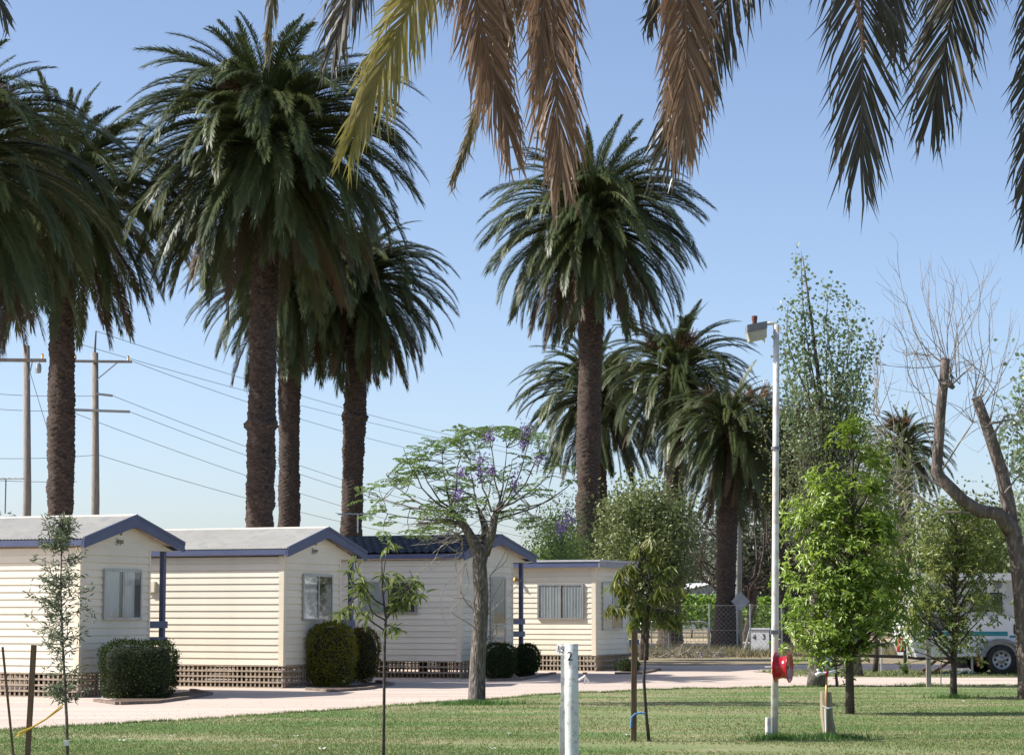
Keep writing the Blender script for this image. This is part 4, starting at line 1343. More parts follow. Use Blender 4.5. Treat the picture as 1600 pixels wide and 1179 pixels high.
# ------------------------------------------------------------------ other trees
def rosette_tree(name, label, base_px, outline, n_ros, size, um_, cm_, trunk_r, seed, indiv=300, fork_y=None, per=8, group=None, bark='bark_dark', zdepth=0.8, aspect=0.34, lean=0.0, droop=0.4, pads_n=48, padr=13):
    """broadleaf tree: leaf rosettes inside an outline (list of (py, px_left, px_right))"""
    r_ = random.Random(seed)
    b = G(*base_px)
    D = b.y
    root = thing(name, label, 'tree', b, 0, group)
    ys = [o[0] for o in outline]
    mb = MB()
    topy, boty = ys[0], ys[-1]
    cx = lambda y: np.interp(y, ys, [(o[1] + o[2]) / 2 for o in outline])
    hw = lambda y: np.interp(y, ys, [(o[2] - o[1]) / 2 for o in outline])
    path = [Vector((0, 0, -0.05))]
    for k in range(1, 8):
        t = k / 7
        py = lerp(base_px[1], topy + 15, t)
        pxx = lerp(base_px[0], cx(topy), t ** 1.5) + r_.uniform(-3, 3)
        path.append(P(pxx, py, D) - b)
    mb.tube(path, [lerp(trunk_r, 0.012, (i / 7) ** 0.8) for i in range(8)], 10)
    lv = Leaves()
    pads = []
    for k in range(pads_n):
        for _ in range(40):
            py = r_.uniform(topy, boty)
            if r_.random() < hw(py) / max(hw(y) for y in ys): break
        a = r_.uniform(0, 2 * PI)
        pads.append((py, a, r_.random() ** 0.45, r_.uniform(0.75, 1.3)))
    pads.append((topy + 6, 0, 0.0, 0.6))
    for k in range(n_ros):
        py, a, q, sz = pads[k % len(pads)]
        pr = padr * sz
        px_ = cx(py) + hw(py) * q * math.cos(a) + r_.gauss(0, pr)
        dy = (hw(py) * zdepth * q * math.sin(a) + r_.gauss(0, pr)) / FPX * D
        py = py + r_.gauss(0, pr * 0.8)
        c = P(px_, py, D + dy) - b
        if k % 11 == 0:
            tz = max(0.2, min(0.9, (c.z - 0.95 * abs(c.x) - 0.25) / path[-1].z))
            ii = tz * 7
            st = path[int(ii)].lerp(path[min(7, int(ii) + 1)], ii - int(ii))
            mb.tube(wander(st, c, 5, 0.09), [0.02, 0.016, 0.012, 0.009, 0.006, 0.003], 5, cap=False)
        ax = (Vector((c.x * 0.9, c.y * 0.9, 0.6)) - Vector((0, 0, 0))).normalized()
        lv.rosette(np.array(c), r_.randint(per - 2, per + 2), size, aspect, ax, droop)
    mb.build('trunk', M[bark], root, True)
    place_leaves(lv, indiv, um_, root, aspect, cm_)
    return root

UL_bright = unit_leaf('leaf', M['lf_bright_obj'], 0.34)
UL_mid = unit_leaf('leaf', M['lf_mid_obj'], 0.34)
UL_mango = unit_leaf('leaf', M['lf_mango_obj'], 0.15)
UL_young = unit_leaf('leaf', M['lf_young_obj'], 0.2)

rosette_tree('broadleaf_tree', 'bright green bushy young tree right of the white lamp pole', (1328, 1116),
             [(662, 1312, 1352), (700, 1295, 1372), (750, 1255, 1385), (800, 1240, 1400), (860, 1228, 1420), (920, 1225, 1428), (970, 1224, 1420), (1005, 1232, 1395), (1030, 1262, 1350)],
             1150, 0.112, UL_bright, M['lf_bright'], 0.075, 41, 300, per=9, droop=0.45, zdepth=0.6, pads_n=110, padr=15)
rosette_tree('broadleaf_tree', 'small tree with glossy mixed green leaves in front of the camper', (1490, 1091),
             [(788, 1450, 1545), (830, 1420, 1570), (880, 1398, 1590), (930, 1385, 1588), (975, 1385, 1578), (1010, 1410, 1550)],
             900, 0.105, UL_mid, M['lf_mid'], 0.07, 44, 300, per=8, pads_n=80, padr=17)

# saplings with single countable leaves
def sapling(label, stem, shoots, D, base, um_, cm_, size, aspect, nper, seed, stem_r=0.016, droop=0.6, indiv=300, cat='sapling', group='staked young trees', bark='bark_dark', clump=6):
    r_ = random.Random(seed)
    root = thing('sapling', label, cat, base, 0, group)
    mb = MB()
    pts = [P(x, y, D) - base for x, y in stem]
    mb.tube(pts, [lerp(stem_r, stem_r * 0.45, i / (len(pts) - 1)) for i in range(len(pts))], 8)
    lv = Leaves()
    for (a, b) in shoots:
        A = P(a[0], a[1], D) - base; B = P(b[0], b[1], D + r_.uniform(-0.2, 0.2)) - base
        w = wander(A, B, 5, 0.06)
        mb.tube(w, [stem_r * 0.55, stem_r * 0.45, stem_r * 0.4, stem_r * 0.33, stem_r * 0.25, stem_r * 0.16], 5)
        for q in range(nper):
            t = 1 - (r_.random() ** 1.6) * 0.75
            i = min(4, int(t * 5)); p = w[i].lerp(w[i + 1], t * 5 - i)
            lv.rosette(np.array(p), clump, size, aspect, (r_.gauss(0, 0.5), r_.gauss(0, 0.5), 0.6), droop, 0.015)
    mb.build('stem', M[bark], root, True)
    place_leaves(lv, indiv, um_, root, aspect, cm_)
    return root

D = 23.0
b0 = P(599, 1100, D); b0.z = 0
sapling('slender sapling with sparse bright leaves before the green roofed cabin', [(599, 1205), (600, 1100), (601, 1010), (603, 965), (597, 920), (596, 870)],
        [((601, 970), (640, 925)), ((602, 968), (570, 925)), ((570, 930), (540, 890)), ((602, 985), (545, 940)), ((603, 965), (650, 905)), ((597, 920), (610, 845)), ((598, 930), (620, 895)),
         ((600, 945), (560, 905)), ((602, 950), (625, 935)), ((570, 925), (555, 870)), ((603, 960), (662, 925)), ((560, 930), (528, 960)), ((600, 975), (625, 985)), ((602, 955), (640, 890))], D, b0, UL_young, M['lf_mid'], 0.125, 0.2, 4, 5, stem_r=0.017, droop=0.85, clump=6)

D = 27.9
b0 = P(1012, 1100, D); b0.z = 0
sapling('young tree with drooping dark leaves tied to a timber stake', [(1014, 1157), (1009, 1110), (1006, 1060), (1009, 1010), (1012, 960), (1015, 900), (1007, 872), (1003, 850)],
        [((1012, 960), (975, 930)), ((1014, 940), (1050, 920)), ((1013, 950), (1060, 955)), ((1015, 910), (985, 880)), ((1012, 880), (1030, 860)), ((1005, 868), (992, 842)), ((1012, 930), (965, 900)),
         ((1015, 905), (1048, 885)), ((1008, 870), (965, 890)), ((1004, 862), (1018, 838)), ((1012, 955), (1000, 925)), ((1013, 950), (1075, 960)), ((1013, 930), (1030, 915)), ((1012, 950), (952, 945)), ((1012, 930), (1066, 915)), ((1012, 930), (958, 915)), ((1013, 950), (1082, 975)), ((1013, 945), (985, 975)), ((1013, 945), (1035, 970))], D, b0, UL_mango, M['lf_mango'], 0.17, 0.15, 5, 6, stem_r=0.022, droop=1.5, clump=8)
# its stake and blue tie
def stake(label, pts, D, r, m, group='timber stakes'):
    b = P(pts[0][0], pts[0][1], D); b.z = 0
    o_ = [P(x, y, D) - b for x, y in pts]
    o_[0].z = -0.1
    mb = MB(); mb.bar(o_[0], o_[-1], r * 2, r * 2)
    o = mb.build('stake', M[m]); o.location = b
    return tag(o, label, 'stake', group)
stake('brown timber stake tied to the drooping leafed sapling', [(990, 1157), (991, 985)], 27.85, 0.033, 'brown_timber')
mb = MB(); mb.tube([P(x, y, 27.8) for x, y in [(1008, 1114), (1000, 1113), (992, 1115), (987, 1120), (986, 1136), (988, 1130)]], 0.012, 6)
tag(mb.build('tree_tie', M['rope_blue']), 'blue plastic tie between stake and sapling', 'tie')
stake('short brown stake left of the feathery sapling', [(41, 1200), (53, 1007)], 22.5, 0.024, 'brown_timber')
stake('thin leaning stick at the left picture edge', [(26, 1200), (4, 1010)], 22.5, 0.010, 'brown_timber')
mb = MB(); mb.tube([P(x, y, 22.45) for x, y in [(98, 1104), (70, 1124), (46, 1138), (26, 1150), (30, 1143), (48, 1136), (72, 1122), (98, 1100)]], 0.007, 5)
tag(mb.build('tree_tie', M['rope_yellow']), 'yellow rope between the leaning stick and the feathery sapling', 'rope')

# grey feathery sapling at left
D = 23.4
b0 = P(105, 1100, D); b0.z = 0
root = thing('sapling', 'tall thin sapling with fine grey green leaves before the leftmost cabin', 'sapling', b0, 0, 'staked young trees')
mb = MB()
st = [P(x, y, D) - b0 for x, y in [(106, 1200), (104, 1120), (101, 1060), (97, 990), (95, 920), (96, 860), (94, 812)]]
mb.tube(st, [0.018, 0.016, 0.014, 0.012, 0.009, 0.006, 0.003], 7)
lv = Leaves()
for k in range(150):
    t = random.uniform(0.22, 1.0)
    x = t * 6; i = min(5, int(x)); p = st[i].lerp(st[i + 1], x - i)
    if t < 0.42 and random.random() < 0.5: continue
    a = random.uniform(0, 2 * PI)
    ln = np.interp(t, [0.2, 0.5, 0.85, 1.0], [0.16, 0.28, 0.2, 0.06]) * random.uniform(0.5, 1.3)
    e = p + Vector((math.cos(a) * ln, math.sin(a) * ln, ln * random.uniform(0.1, 0.8)))
    w = wander(p, e, 4, 0.08)
    mb.tube(w, [0.004, 0.0035, 0.003, 0.0025, 0.002], 4, cap=False)
    for q in range(15):
        c = w[random.randint(1, 4)]
        d = (e - p).normalized() * 0.6 + Vector(rng.normal(size=3)) * 0.6
        lv.add(np.array([c]) + rng.normal(size=(1, 3)) * 0.015, np.array([d]) - np.array([[0, 0, 0.25]]), rvec(1), 0.07 * random.uniform(0.7, 1.3), 0.014)
mb.build('stem', M['bark'], root, True)
o = link('crown', lv.mesh('crown', M['lf_grey']), root); o['kind'] = 'stuff'
mb = MB(); mb.box(P(104, 1160, D - 0.03) - b0, (0.05, 0.05, 0.05)); mb.build('tag', M['pvc'], root)

# generic clustered tree for the middle distance and background
def cluster_tree(name, label, base, H, crown_c, crown_r, n_cl, per, size, lm, seed, trunk_r=0.15, bark='bark_dark', spread=0.35, aspect=0.5, group=None, limbs=True, lim_low=0.2, hollow=0.5, cat='tree'):
    r_ = random.Random(seed)
    root = thing(name, label, cat, base, 0, group)
    cc = Vector(crown_c); cr = Vector(crown_r)
    mb = MB()
    path = wander((0, 0, -0.1), (cc.x, cc.y, cc.z + cr.z * 0.2), 6, 0.03)
    mb.tube(path, [lerp(trunk_r, trunk_r * 0.3, i / 6) for i in range(7)], 9)
    lv = Leaves()
    for k in range(n_cl):
        v = Vector(rng.normal(size=3)).normalized()
        q = r_.random() ** (0.33 + (1 - hollow) * 0.3)
        lump = 1 + 0.16 * math.sin(v.x * 5 + seed) * math.cos(v.z * 4 + seed * 2)
        c = cc + Vector((v.x * cr.x, v.y * cr.y, v.z * cr.z)) * q * lump
        c.z = max(c.z, 0.15)
        if limbs and k % 4 == 0:
            tt = max(0.2, min(0.95, (c.z - 0.5 * (c - cc).length * 0.6) / max(path[-1].z, 0.1)))
            x = tt * 6; i = min(5, int(x)); st_ = path[i].lerp(path[i + 1], x - i)
            mb.tube(wander(st_, c, 4, 0.08), [trunk_r * 0.35, trunk_r * 0.26, trunk_r * 0.18, trunk_r * 0.11, trunk_r * 0.05], 5, cap=False)
        lv.cluster(np.array(c), per, spread * r_.uniform(0.6, 1.2), size, aspect, 0.3)
    mb.build('trunk', M[bark], root, True)
    o = link('crown', lv.mesh('crown', lm), root); o['kind'] = 'stuff'
    return root

b = P(1005, 900, 74); b.z = 0
cluster_tree('olive_tree', 'dense rounded olive green tree behind the flat roofed cabin', b, 6, (0.05, 0, 3.5), (1.6, 1.5, 2.4), 430, 46, 0.14, M['lf_olive'], 51, 0.16, spread=0.28)
b = P(873, 900, 71); b.z = 0
cluster_tree('lime_shrub', 'lime green shrub left of the tall centre palm trunk', b, 4, (-0.05, 0, 2.7), (0.95, 0.85, 1.9), 170, 40, 0.12, M['lf_lime'], 52, 0.08, spread=0.24)
b = P(848, 900, 66); b.z = 0
cluster_tree('feathery_shrub', 'feathery green shrub between jacaranda and centre palm trunk', b, 4, (0.55, 0, 3.7), (1.0, 0.9, 1.5), 70, 50, 0.08, M['lf_jac'], 53, 0.07, spread=0.3, hollow=0.2)

# poplar: upright whippy branches on a stout trunk
pb = G(1276, 1073)
PD = pb.y
pop = thing('poplar_tree', 'sparse poplar with whippy upright branches and silvery leaves right of the lamp pole', 'tree', pb)
def PP(px, py, dd=0): return P(px, py, PD + dd) - pb
mb = MB()
mb.tube([PP(1276, 1076), PP(1276, 1050), PP(1277, 1000), PP(1276, 940), PP(1280, 880), PP(1284, 820)], [0.22, 0.17, 0.16, 0.155, 0.13, 0.1], 12)
mb.tube([PP(1283, 830), PP(1287, 740), PP(1285, 640), PP(1268, 500), PP(1254, 400)], [0.09, 0.07, 0.05, 0.03, 0.01], 8)
lv = Leaves(); lv2 = Leaves()
def up_shoot(a, b, rr, leafy, nl, amp=0.04):
    w = wander(PP(*a), PP(b[0], b[1], random.uniform(-0.7, 0.7)), 8, amp)
    mb.tube(w, [lerp(rr, 0.004, i / 8) for i in range(9)], 5, cap=False)
    for q in range(nl):
        t = leafy + (1 - leafy) * random.random()
        i = min(7, int(t * 8)); p = w[i].lerp(w[i + 1], t * 8 - i)
        c = np.array(p) + rng.normal(size=3) * 0.10
        lv.cluster(c, 6, 0.1, 0.085, 0.85, 0.35)
tops = [(1252, 392), (1232, 470), (1222, 520), (1300, 445), (1318, 470), (1335, 500), (1352, 530), (1366, 520), (1345, 560), (1240, 560), (1265, 450), (1310, 540), (1328, 590), (1280, 520), (1225, 600), (1360, 600), (1296, 500), (1245, 500)]
for k, tp in enumerate(tops):
    up_shoot((random.uniform(1270, 1300), random.uniform(700, 860)), tp, 0.035, 0.42, 46 if k in (0, 3, 4, 5) else 34)
for k in range(120):
    bx_, by_ = random.uniform(1250, 1330), random.uniform(720, 900)
    tx_, ty_ = bx_ + random.gauss(0, 32), by_ - random.uniform(60, 200)
    ty_ = max(ty_, 600)
    w = wander(PP(bx_, by_, random.uniform(-0.5, 0.5)), PP(tx_, ty_, random.uniform(-0.9, 0.9)), 6, 0.06)
    mb.tube(w, [lerp(0.014, 0.003, i / 6) for i in range(7)], 4, cap=False)
    for q in range(26):
        p = w[random.randint(1, 6)]
        lv2.cluster(np.array(p) + rng.normal(size=3) * 0.12, 3, 0.08, 0.06, 0.7, 0.3)
mb.build('trunk', M['bark'], pop, True)
o = link('crown', lv.mesh('crown', M['lf_poplar']), pop); o['kind'] = 'stuff'
o = link('lower_foliage', lv2.mesh('lower_foliage', M['lf_olive']), pop); o['kind'] = 'stuff'

# bare pollarded tree on the right
bb = G(1604, 1092)
BD = bb.y
bare = thing('pollarded_tree', 'bare grey pollarded tree with cut stumps and long whippy twigs on the right', 'tree', bb)
def BP(px, py, dd=0): return P(px, py, BD + dd) - bb
mb = MB()
mb.tube([BP(1606, 1096), BP(1604, 1060), BP(1600, 1000), BP(1596, 930), BP(1590, 870), BP(1582, 830), BP(1568, 806)], [0.19, 0.16, 0.15, 0.145, 0.15, 0.16, 0.16], 14)
mb.tube([BP(1584, 836), BP(1560, 802, -.1), BP(1530, 798, -.15), BP(1505, 782, -.2), BP(1480, 757, -.2), BP(1463, 738, -.2), BP(1466, 700, -.2), BP(1470, 640, -.2), BP(1475, 590, -.2), BP(1477, 560, -.2)],
        [0.145, 0.125, 0.12, 0.115, 0.11, 0.105, 0.095, 0.09, 0.085, 0.08], 12)
mb.tube([BP(1580, 830), BP(1576, 790, .1), BP(1566, 740, .1), BP(1550, 690, .1), BP(1538, 655, .1), BP(1525, 620, .1)], [0.14, 0.13, 0.12, 0.11, 0.1, 0.095], 12)
mb.tube([BP(1474, 600, -.2), BP(1482, 598, -.25), BP(1490, 606, -.3)], [0.1, 0.075, 0.04], 8)
mb.build('trunk', M['bark_bare'], bare, True)
mb = MB()
mains = [((1492, 772), (1440, 742), (1395, 690), (1362, 640), 0.035), ((1480, 760), (1420, 735), (1370, 733), (1330, 742), 0.022), ((1530, 800), (1480, 800), (1420, 770), (1385, 740), 0.03),
         ((1545, 690), (1570, 650), (1590, 660), (1612, 640), 0.03), ((1570, 770), (1590, 745), (1610, 735), (1640, 700), 0.025), ((1488, 600), (1520, 570), (1540, 590), (1560, 620), 0.02),
         ((1540, 660), (1556, 660), (1580, 655), (1605, 630), 0.035), ((1465, 745), (1500, 690), (1520, 660), (1530, 610), 0.022), ((1475, 565), (1450, 555), (1430, 552), (1415, 556), 0.016)]
tips = []
for m4 in mains:
    pts = [BP(x, y, random.uniform(-0.3, 0.3)) for x, y in m4[:4]]
    mb.tube(pts, [m4[4] * 0.8, m4[4] * 0.65, m4[4] * 0.45, m4[4] * 0.2], 6)
    tips += pts[1:]
shoots = [((1475, 570), (1368, 440)), ((1470, 600), (1402, 395)), ((1478, 562), (1438, 440)), ((1480, 600), (1500, 420)), ((1488, 600), (1515, 405)), ((1495, 590), (1545, 430)), ((1490, 595), (1470, 400)),
          ((1525, 625), (1505, 440)), ((1530, 625), (1560, 470)), ((1470, 640), (1415, 470)), ((1535, 640), (1590, 500)), ((1465, 690), (1400, 450)), ((1500, 600), (1455, 405)), ((1520, 620), (1540, 410)),
          ((1370, 650), (1380, 500)), ((1395, 690), (1370, 520)), ((1365, 645), (1350, 480)), ((1545, 670), (1580, 480)), ((1460, 720), (1430, 540)), ((1380, 700), (1340, 640))]
for (a, b) in shoots:
    for q in range(2):
        A = BP(a[0], a[1], random.uniform(-.3, .3)); B = BP(b[0] + random.gauss(0, 16 * q), b[1] + abs(random.gauss(0, 50 * q)), random.uniform(-.8, .8))
        w = wander(A, B, 8, 0.06)
        mb.tube(w, [lerp(0.011, 0.0025, i / 8) for i in range(9)], 5, cap=False)
        for z_ in range(3):
            p = w[random.randint(3, 7)]
            e = p + (B - A) * random.uniform(0.1, 0.25) + Vector(rng.normal(size=3)) * 0.14
            mb.tube(wander(p, e, 4, 0.08), [0.004, 0.0035, 0.003, 0.0025, 0.002], 4, cap=False)
for k in range(130):            # tangle of drooping twigs
    p = random.choice(tips)
    e = p + Vector((random.gauss(-0.1, 0.45), random.gauss(0, 0.3), random.gauss(-0.1, 0.6)))
    mb.tube(wander(p, e, 6, 0.16), [0.006, 0.006, 0.005, 0.0045, 0.004, 0.003, 0.0025], 4, cap=False)
o = mb.build('twigs', M['bark_pale'], bare); o['kind'] = 'stuff'

b = P(1612, 900, 52); b.z = 0
cluster_tree('leafy_tree', 'leafy green tree cut by the right picture edge', b, 7, (0.15, 0, 5.0), (0.8, 0.9, 2.9), 95, 30, 0.12, M['lf_poplar'], 55, 0.12, spread=0.22, aspect=0.8, hollow=0.3)
b = G(1333, 1056)
cluster_tree('shade_tree', 'stout brown trunked tree hidden behind the bright green young tree', b, 6, (0.4, 0.5, 4.2), (1.3, 1.2, 1.6), 120, 34, 0.13, M['lf_olive'], 56, 0.27, spread=0.35, bark='bark')
b = P(1500, 900, 64); b.z = 0
cluster_tree('shade_tree', 'dark leafy tree behind the camper', b, 5, (0.3, 0.5, 3.1), (1.7, 1.2, 1.5), 150, 34, 0.14, M['lf_mid'], 57, 0.16, spread=0.4)

# dark background trees beyond the road and vines
far = [(1085, 232, 12.0, 8.0, 6.2, 0), (1122, 238, 14.0, 9, 7.0, 1), (1165, 150, 9.0, 5.5, 4.6, 0), (1205, 160, 10.0, 6, 5.2, 1), (1245, 150, 10.0, 5.5, 5.2, 0), (1290, 155, 9.5, 6, 5, 1), (1345, 148, 9.2, 5.5, 5, 0),
       (1400, 152, 8.5, 5.5, 4.6, 1), (1455, 146, 8.2, 5.5, 4.2, 0), (1515, 150, 8.8, 5.5, 4.5, 1), (1570, 145, 8.4, 5.5, 4.2, 0), (1625, 150, 8.5, 5.5, 4.5, 1), (1040, 225, 12.0, 8, 6.0, 0), (970, 165, 8.0, 5.5, 4.0, 1), (905, 170, 8.0, 5, 4.0, 0)]
far_labels = ['grey green tree above the white roofed shed', 'tall grey tree right of the shed', 'dark tree behind the diamond sign', 'tall grey green tree left of the lamp pole foot', 'dark tree right of the lamp pole', 'grey tree behind the poplar trunk',
              'dark far tree behind the bright green young tree', 'grey far tree left of the camper', 'dark far tree above the camper front', 'grey far tree above the camper roof', 'dark far tree near the right edge', 'grey far tree at the right picture edge',
              'dark far tree behind the wire gate', 'grey far tree behind the flat roofed cabin', 'far tree behind the centre palm trunk']
for k, (px_, d, h, w, hz, kind) in enumerate(far):
    b = P(px_, 900, d); b.z = 0
    cluster_tree('background_tree', far_labels[k] + ', beyond the vines', b, h, (0, 0, h * 0.52), (w * 0.5, w * 0.4, h * 0.47), 150, 26, 0.34, M['lf_far'] if kind == 0 else M['lf_far2'], 70 + k, 0.2, spread=0.6, group='trees beyond the vineyard', limbs=False)
b = P(6, 900, 190); b.z = 0
cluster_tree('background_tree', 'far dark tree top showing above the leftmost roof', b, 9.5, (0, 0, 6.0), (2.4, 2.2, 3.6), 90, 26, 0.36, M['lf_far'], 91, 0.2, spread=0.6, group='trees beyond the vineyard', limbs=False)

# leafless tree between the palms
b = P(1165, 900, 118); b.z = 0
root = thing('leafless_tree', 'leafless dark branched tree between the two right hand palms', 'tree', b)
mb = MB()
mb.tube(wander((0, 0, -0.1), (0.2, 0, 3.0), 5, 0.05), [0.2, 0.19, 0.18, 0.17, 0.16, 0.15], 8)
for k in range(16):
    a = random.uniform(0, 2 * PI)
    e = Vector((math.cos(a) * random.uniform(1.5, 4.0), math.sin(a) * 1.5, random.uniform(3.5, 7.5)))
    w = wander((0.15, 0, random.uniform(1.8, 3.0)), e, 6, 0.09)
    mb.tube(w, [lerp(0.09, 0.02, i / 6) for i in range(7)], 5, cap=False)
    for q in range(7):
        p = w[random.randint(2, 6)]
        mb.tube(wander(p, p + Vector((random.gauss(0, 0.9), random.gauss(0, 0.6), random.gauss(0.2, 0.7))), 4, 0.12), [0.025, 0.02, 0.016, 0.013, 0.01], 4, cap=False)
mb.build('trunk', M['bark_dark'], root)

# ------------------------------------------------------------------ vineyard rows
for k, yv in enumerate((134, 138, 142)):
    root = thing('vine_row', ['front row of bright green grapevines beyond the road', 'middle row of grapevines behind the front row', 'rear row of grapevines nearest the shed'][k], 'vines', (0, yv, 0), 0, 'grapevine rows')
    n_ = 16000 if k == 0 else 7000
    x = rng.uniform(-4, 36, n_)
    topz = 2.28 + 0.16 * vnoise(x * 1.1 + 40 * k, 31 + k) + 0.1 * vnoise(x * 4 + 40, 35 + k)
    z = topz - (rng.uniform(0, 1, n_) ** 1.5) * 1.75
    y = rng.normal(0, 0.42, n_) * np.clip((topz - z) * 1.5 + 0.25, 0, 1)
    lv = Leaves()
    nn = rvec(n_); nn[:, 2] += 0.8; nn[:, 1] -= 0.5
    lv.add(np.stack([x, y, z], 1), rvec(n_), nn, 0.2 * rng.uniform(0.7, 1.3, n_), 0.19)
    o = link('foliage', lv.mesh('foliage', M['lf_vine']), root); o['kind'] = 'stuff'
    if k == 0:
        mb = MB()
        for xx_ in np.arange(-4, 36, 1.2):
            mb.tube(wander((xx_, 0, 0), (xx_ + random.uniform(-.15, .15), 0, 1.5), 4, 0.06), [0.05, 0.04, 0.04, 0.035, 0.03], 5, cap=False)
        o = mb.build('vine_trunks', M['bark_dark'], root); o['kind'] = 'stuff'

# ------------------------------------------------------------------ far shed
sb = P(1078, 935, 200)
root = thing('farm_shed', 'low grey farm shed with white metal roof behind the vineyard', 'shed', (sb.x, 200, 0))
z_e = P(0, 926, 200).z; z_r = P(0, 913, 200).z
mb = MB()
x0, x1 = P(1044, 0, 200).x - sb.x, P(1122, 0, 200).x - sb.x
xr = P(1096, 0, 200).x - sb.x
mb.add([(x0, 0, 0), (xr, -1, 0), (xr, -1, z_r), (x0, 0, z_e), (x1, 4, 0), (x1, 4, z_e + 0.5)], [(0, 1, 2, 3), (1, 4, 5, 2)])
shed_wall = mat('shed_wall', (0.24, 0.28, 0.3), rough=0.7)
mb.build('wall', shed_wall, root)
mb = MB()
mb.add([(x0, 10, 0), (x1, 12, 0), (x1, 12, z_e), (x0, 10, z_e)], [(0, 3, 2, 1)])
mb.build('wall', shed_wall, root)
mb = MB()
mb.add([(x0 - 0.3, -0.4, z_e - 0.05), (xr, -1.4, z_r), (xr + 1.0, 8, z_r + 0.25), (x0 - 0.2, 9, z_e + 0.9)], [(0, 1, 2, 3)])
mb.add([(xr, -1.4, z_r), (x1 + 0.3, 3.6, z_e + 0.45), (x1 + 1, 12, z_e + 0.6), (xr + 1.0, 8, z_r + 0.25)], [(0, 1, 2, 3)])
mb.build('roof', mat('shed_roof', (0.72, 0.74, 0.75), rough=0.5), root)

# ------------------------------------------------------------------ utility poles and lines
def power_pole(label, px, top_py, d, r, arms, pin=None):
    b = P(px, 900, d); b.z = 0
    t = P(px + 1, top_py, d)
    root = thing('power_pole', label, 'power pole', b, 0, 'timber power poles')
    mb = MB(); mb.tube([(0, 0, -0.2), (0, 0, t.z * 0.5), (t.x - b.x, 0, t.z)], [r * 1.1, r, r * 0.85], 14)
    mb.build('pole', M['grey_timber'], root, True)
    for (xa, xb, py, thk) in arms:
        A, B = P(xa, py, d - 0.2) - b, P(xb, py + 1, d - 0.2) - b
        mb = MB(); mb.bar(A, B, thk, thk); mb.build('cross_arm', M['grey_timber'], root)
        mb = MB(); mb.bar(Vector((0, -0.2, A.z - 0.75)), lerp(A, B, 0.78), 0.04); mb.build('brace', M['steel'], root)
        for q in (0.06, 0.94):
            c = lerp(A, B, q)
            mb = MB(); mb.lathe(c + Vector((0, 0, thk / 2)), (0, 0, 1), [(0.0, 0), (0.05, 0.02), (0.03, 0.06), (0.055, 0.1), (0.03, 0.14), (0.05, 0.18), (0, 0.2)], 10); mb.build('insulator', M['brass'], root)
    if pin:
        mb = MB(); mb.tube([t - b, P(pin[0], pin[1], d) - b], [0.05, 0.03], 6); mb.build('pin', M['wire'], root)
    return root, b
pA, bA = power_pole('thick grey power pole at the far left with long cross arm', 40, 540, 88, 0.16, [(-24, 72, 562, 0.13)])
mb = MB(); mb.lathe(P(60, 575, 87.7) - bA, (0, 0, 1), [(0, -0.2), (0.1, -0.18), (0.12, 0), (0.1, 0.15), (0.04, 0.2), (0, 0.25)], 12); mb.build('insulator_can', M['steel'], pA)
pB, bB = power_pole('grey power pole right of the leftmost palm trunk with steel side arms', 147, 551, 92, 0.165, [(112, 206, 564, 0.1)], pin=(150, 517))
for (x1_, y1_, th_) in [(176, 618, 0.09), (203, 643, 0.10)]:
    A, B = P(116 if y1_ > 630 else 150, y1_ - 3, 91.8) - bB, P(x1_, y1_, 91.8) - bB
    mb = MB(); mb.bar(A, B, th_); mb.build('side_arm', M['steel'], pB)

def wire(label, a, b, sag=0.6, r=0.011, k=20):
    A, B = P(*a), P(*b)
    mb = MB()
    mb.tube([A.lerp(B, i / k) - A + Vector((0, 0, -sag * 4 * (i / k) * (1 - i / k))) for i in range(k + 1)], r, 5, cap=False)
    o = mb.build('power_line', M['wire']); o.location = A
    return tag(o, label, 'cable', 'overhead power lines')
wire('topmost power line leaving the pin of the second pole', (150, 517, 92), (880, 715, 150), 0.5)
wire('power line just below the topmost one', (113, 534, 92), (880, 722, 150), 0.4)
wire('power line from the cross arm tip of the second pole', (206, 564, 92), (880, 740, 150), 0.8)
wire('power line from the upper side arm of the second pole', (176, 618, 92), (880, 840, 150), 0.6)
wire('power line from the lower side arm of the second pole', (203, 643, 92), (880, 850, 150), 0.6)
wire('power line starting behind the leftmost palm trunk below the side arms', (116, 645, 92), (880, 872, 150), 0.7)
wire('lowest power line at mid height of the second pole', (156, 711, 92), (880, 870, 150), 0.7)
wire('upper line between the two power poles', (-60, 610, 88), (150, 618, 92), 0.1)
wire('middle line between the two power poles', (-60, 634, 88), (150, 641, 92), 0.1)
wire('lower line between the two power poles', (-60, 714, 88), (156, 710, 92), 0.1)
wire('diagonal stay wire of the thick pole', (45, 575, 88), (80, 690, 88), 0.0)
wire('short line left of the antenna', (-40, 748, 88), (120, 752, 92), 0.05)

# far poles and road sign
b = P(1154, 900, 100); b.z = 0
root = thing('power_pole', 'pale grey pole behind the diamond road sign', 'power pole', b, 0, 'timber power poles')
mb = MB(); mb.tube([(0, 0, -0.1), (0, 0, P(0, 690, 100).z)], [0.15, 0.13], 12); mb.build('pole', mat('concrete_pole', (0.34, 0.34, 0.31), (0.28, 0.28, 0.26), rough=0.8), root, True)
b = P(1436, 900, 120); b.z = 0
root = thing('power_pole', 'distant grey pole behind the bare pollarded tree', 'power pole', b, 0, 'timber power poles')
mb = MB(); mb.tube([(0, 0, -0.1), (0, 0, P(0, 770, 120).z)], [0.13, 0.11], 12); mb.build('pole', M['grey_timber'], root, True)
SD = 96.5
c = P(1157, 939, SD); b = Vector((c.x, SD, 0))
root = thing('road_sign', 'grey back of a diamond road sign beside the ribbed palm trunk', 'sign', b)
mb = MB(); mb.tube([(-0.15, 0.03, 0), (-0.15, 0.03, c.z + 0.3)], 0.035, 8); mb.build('post', M['steel'], root)
s_ = 0.36
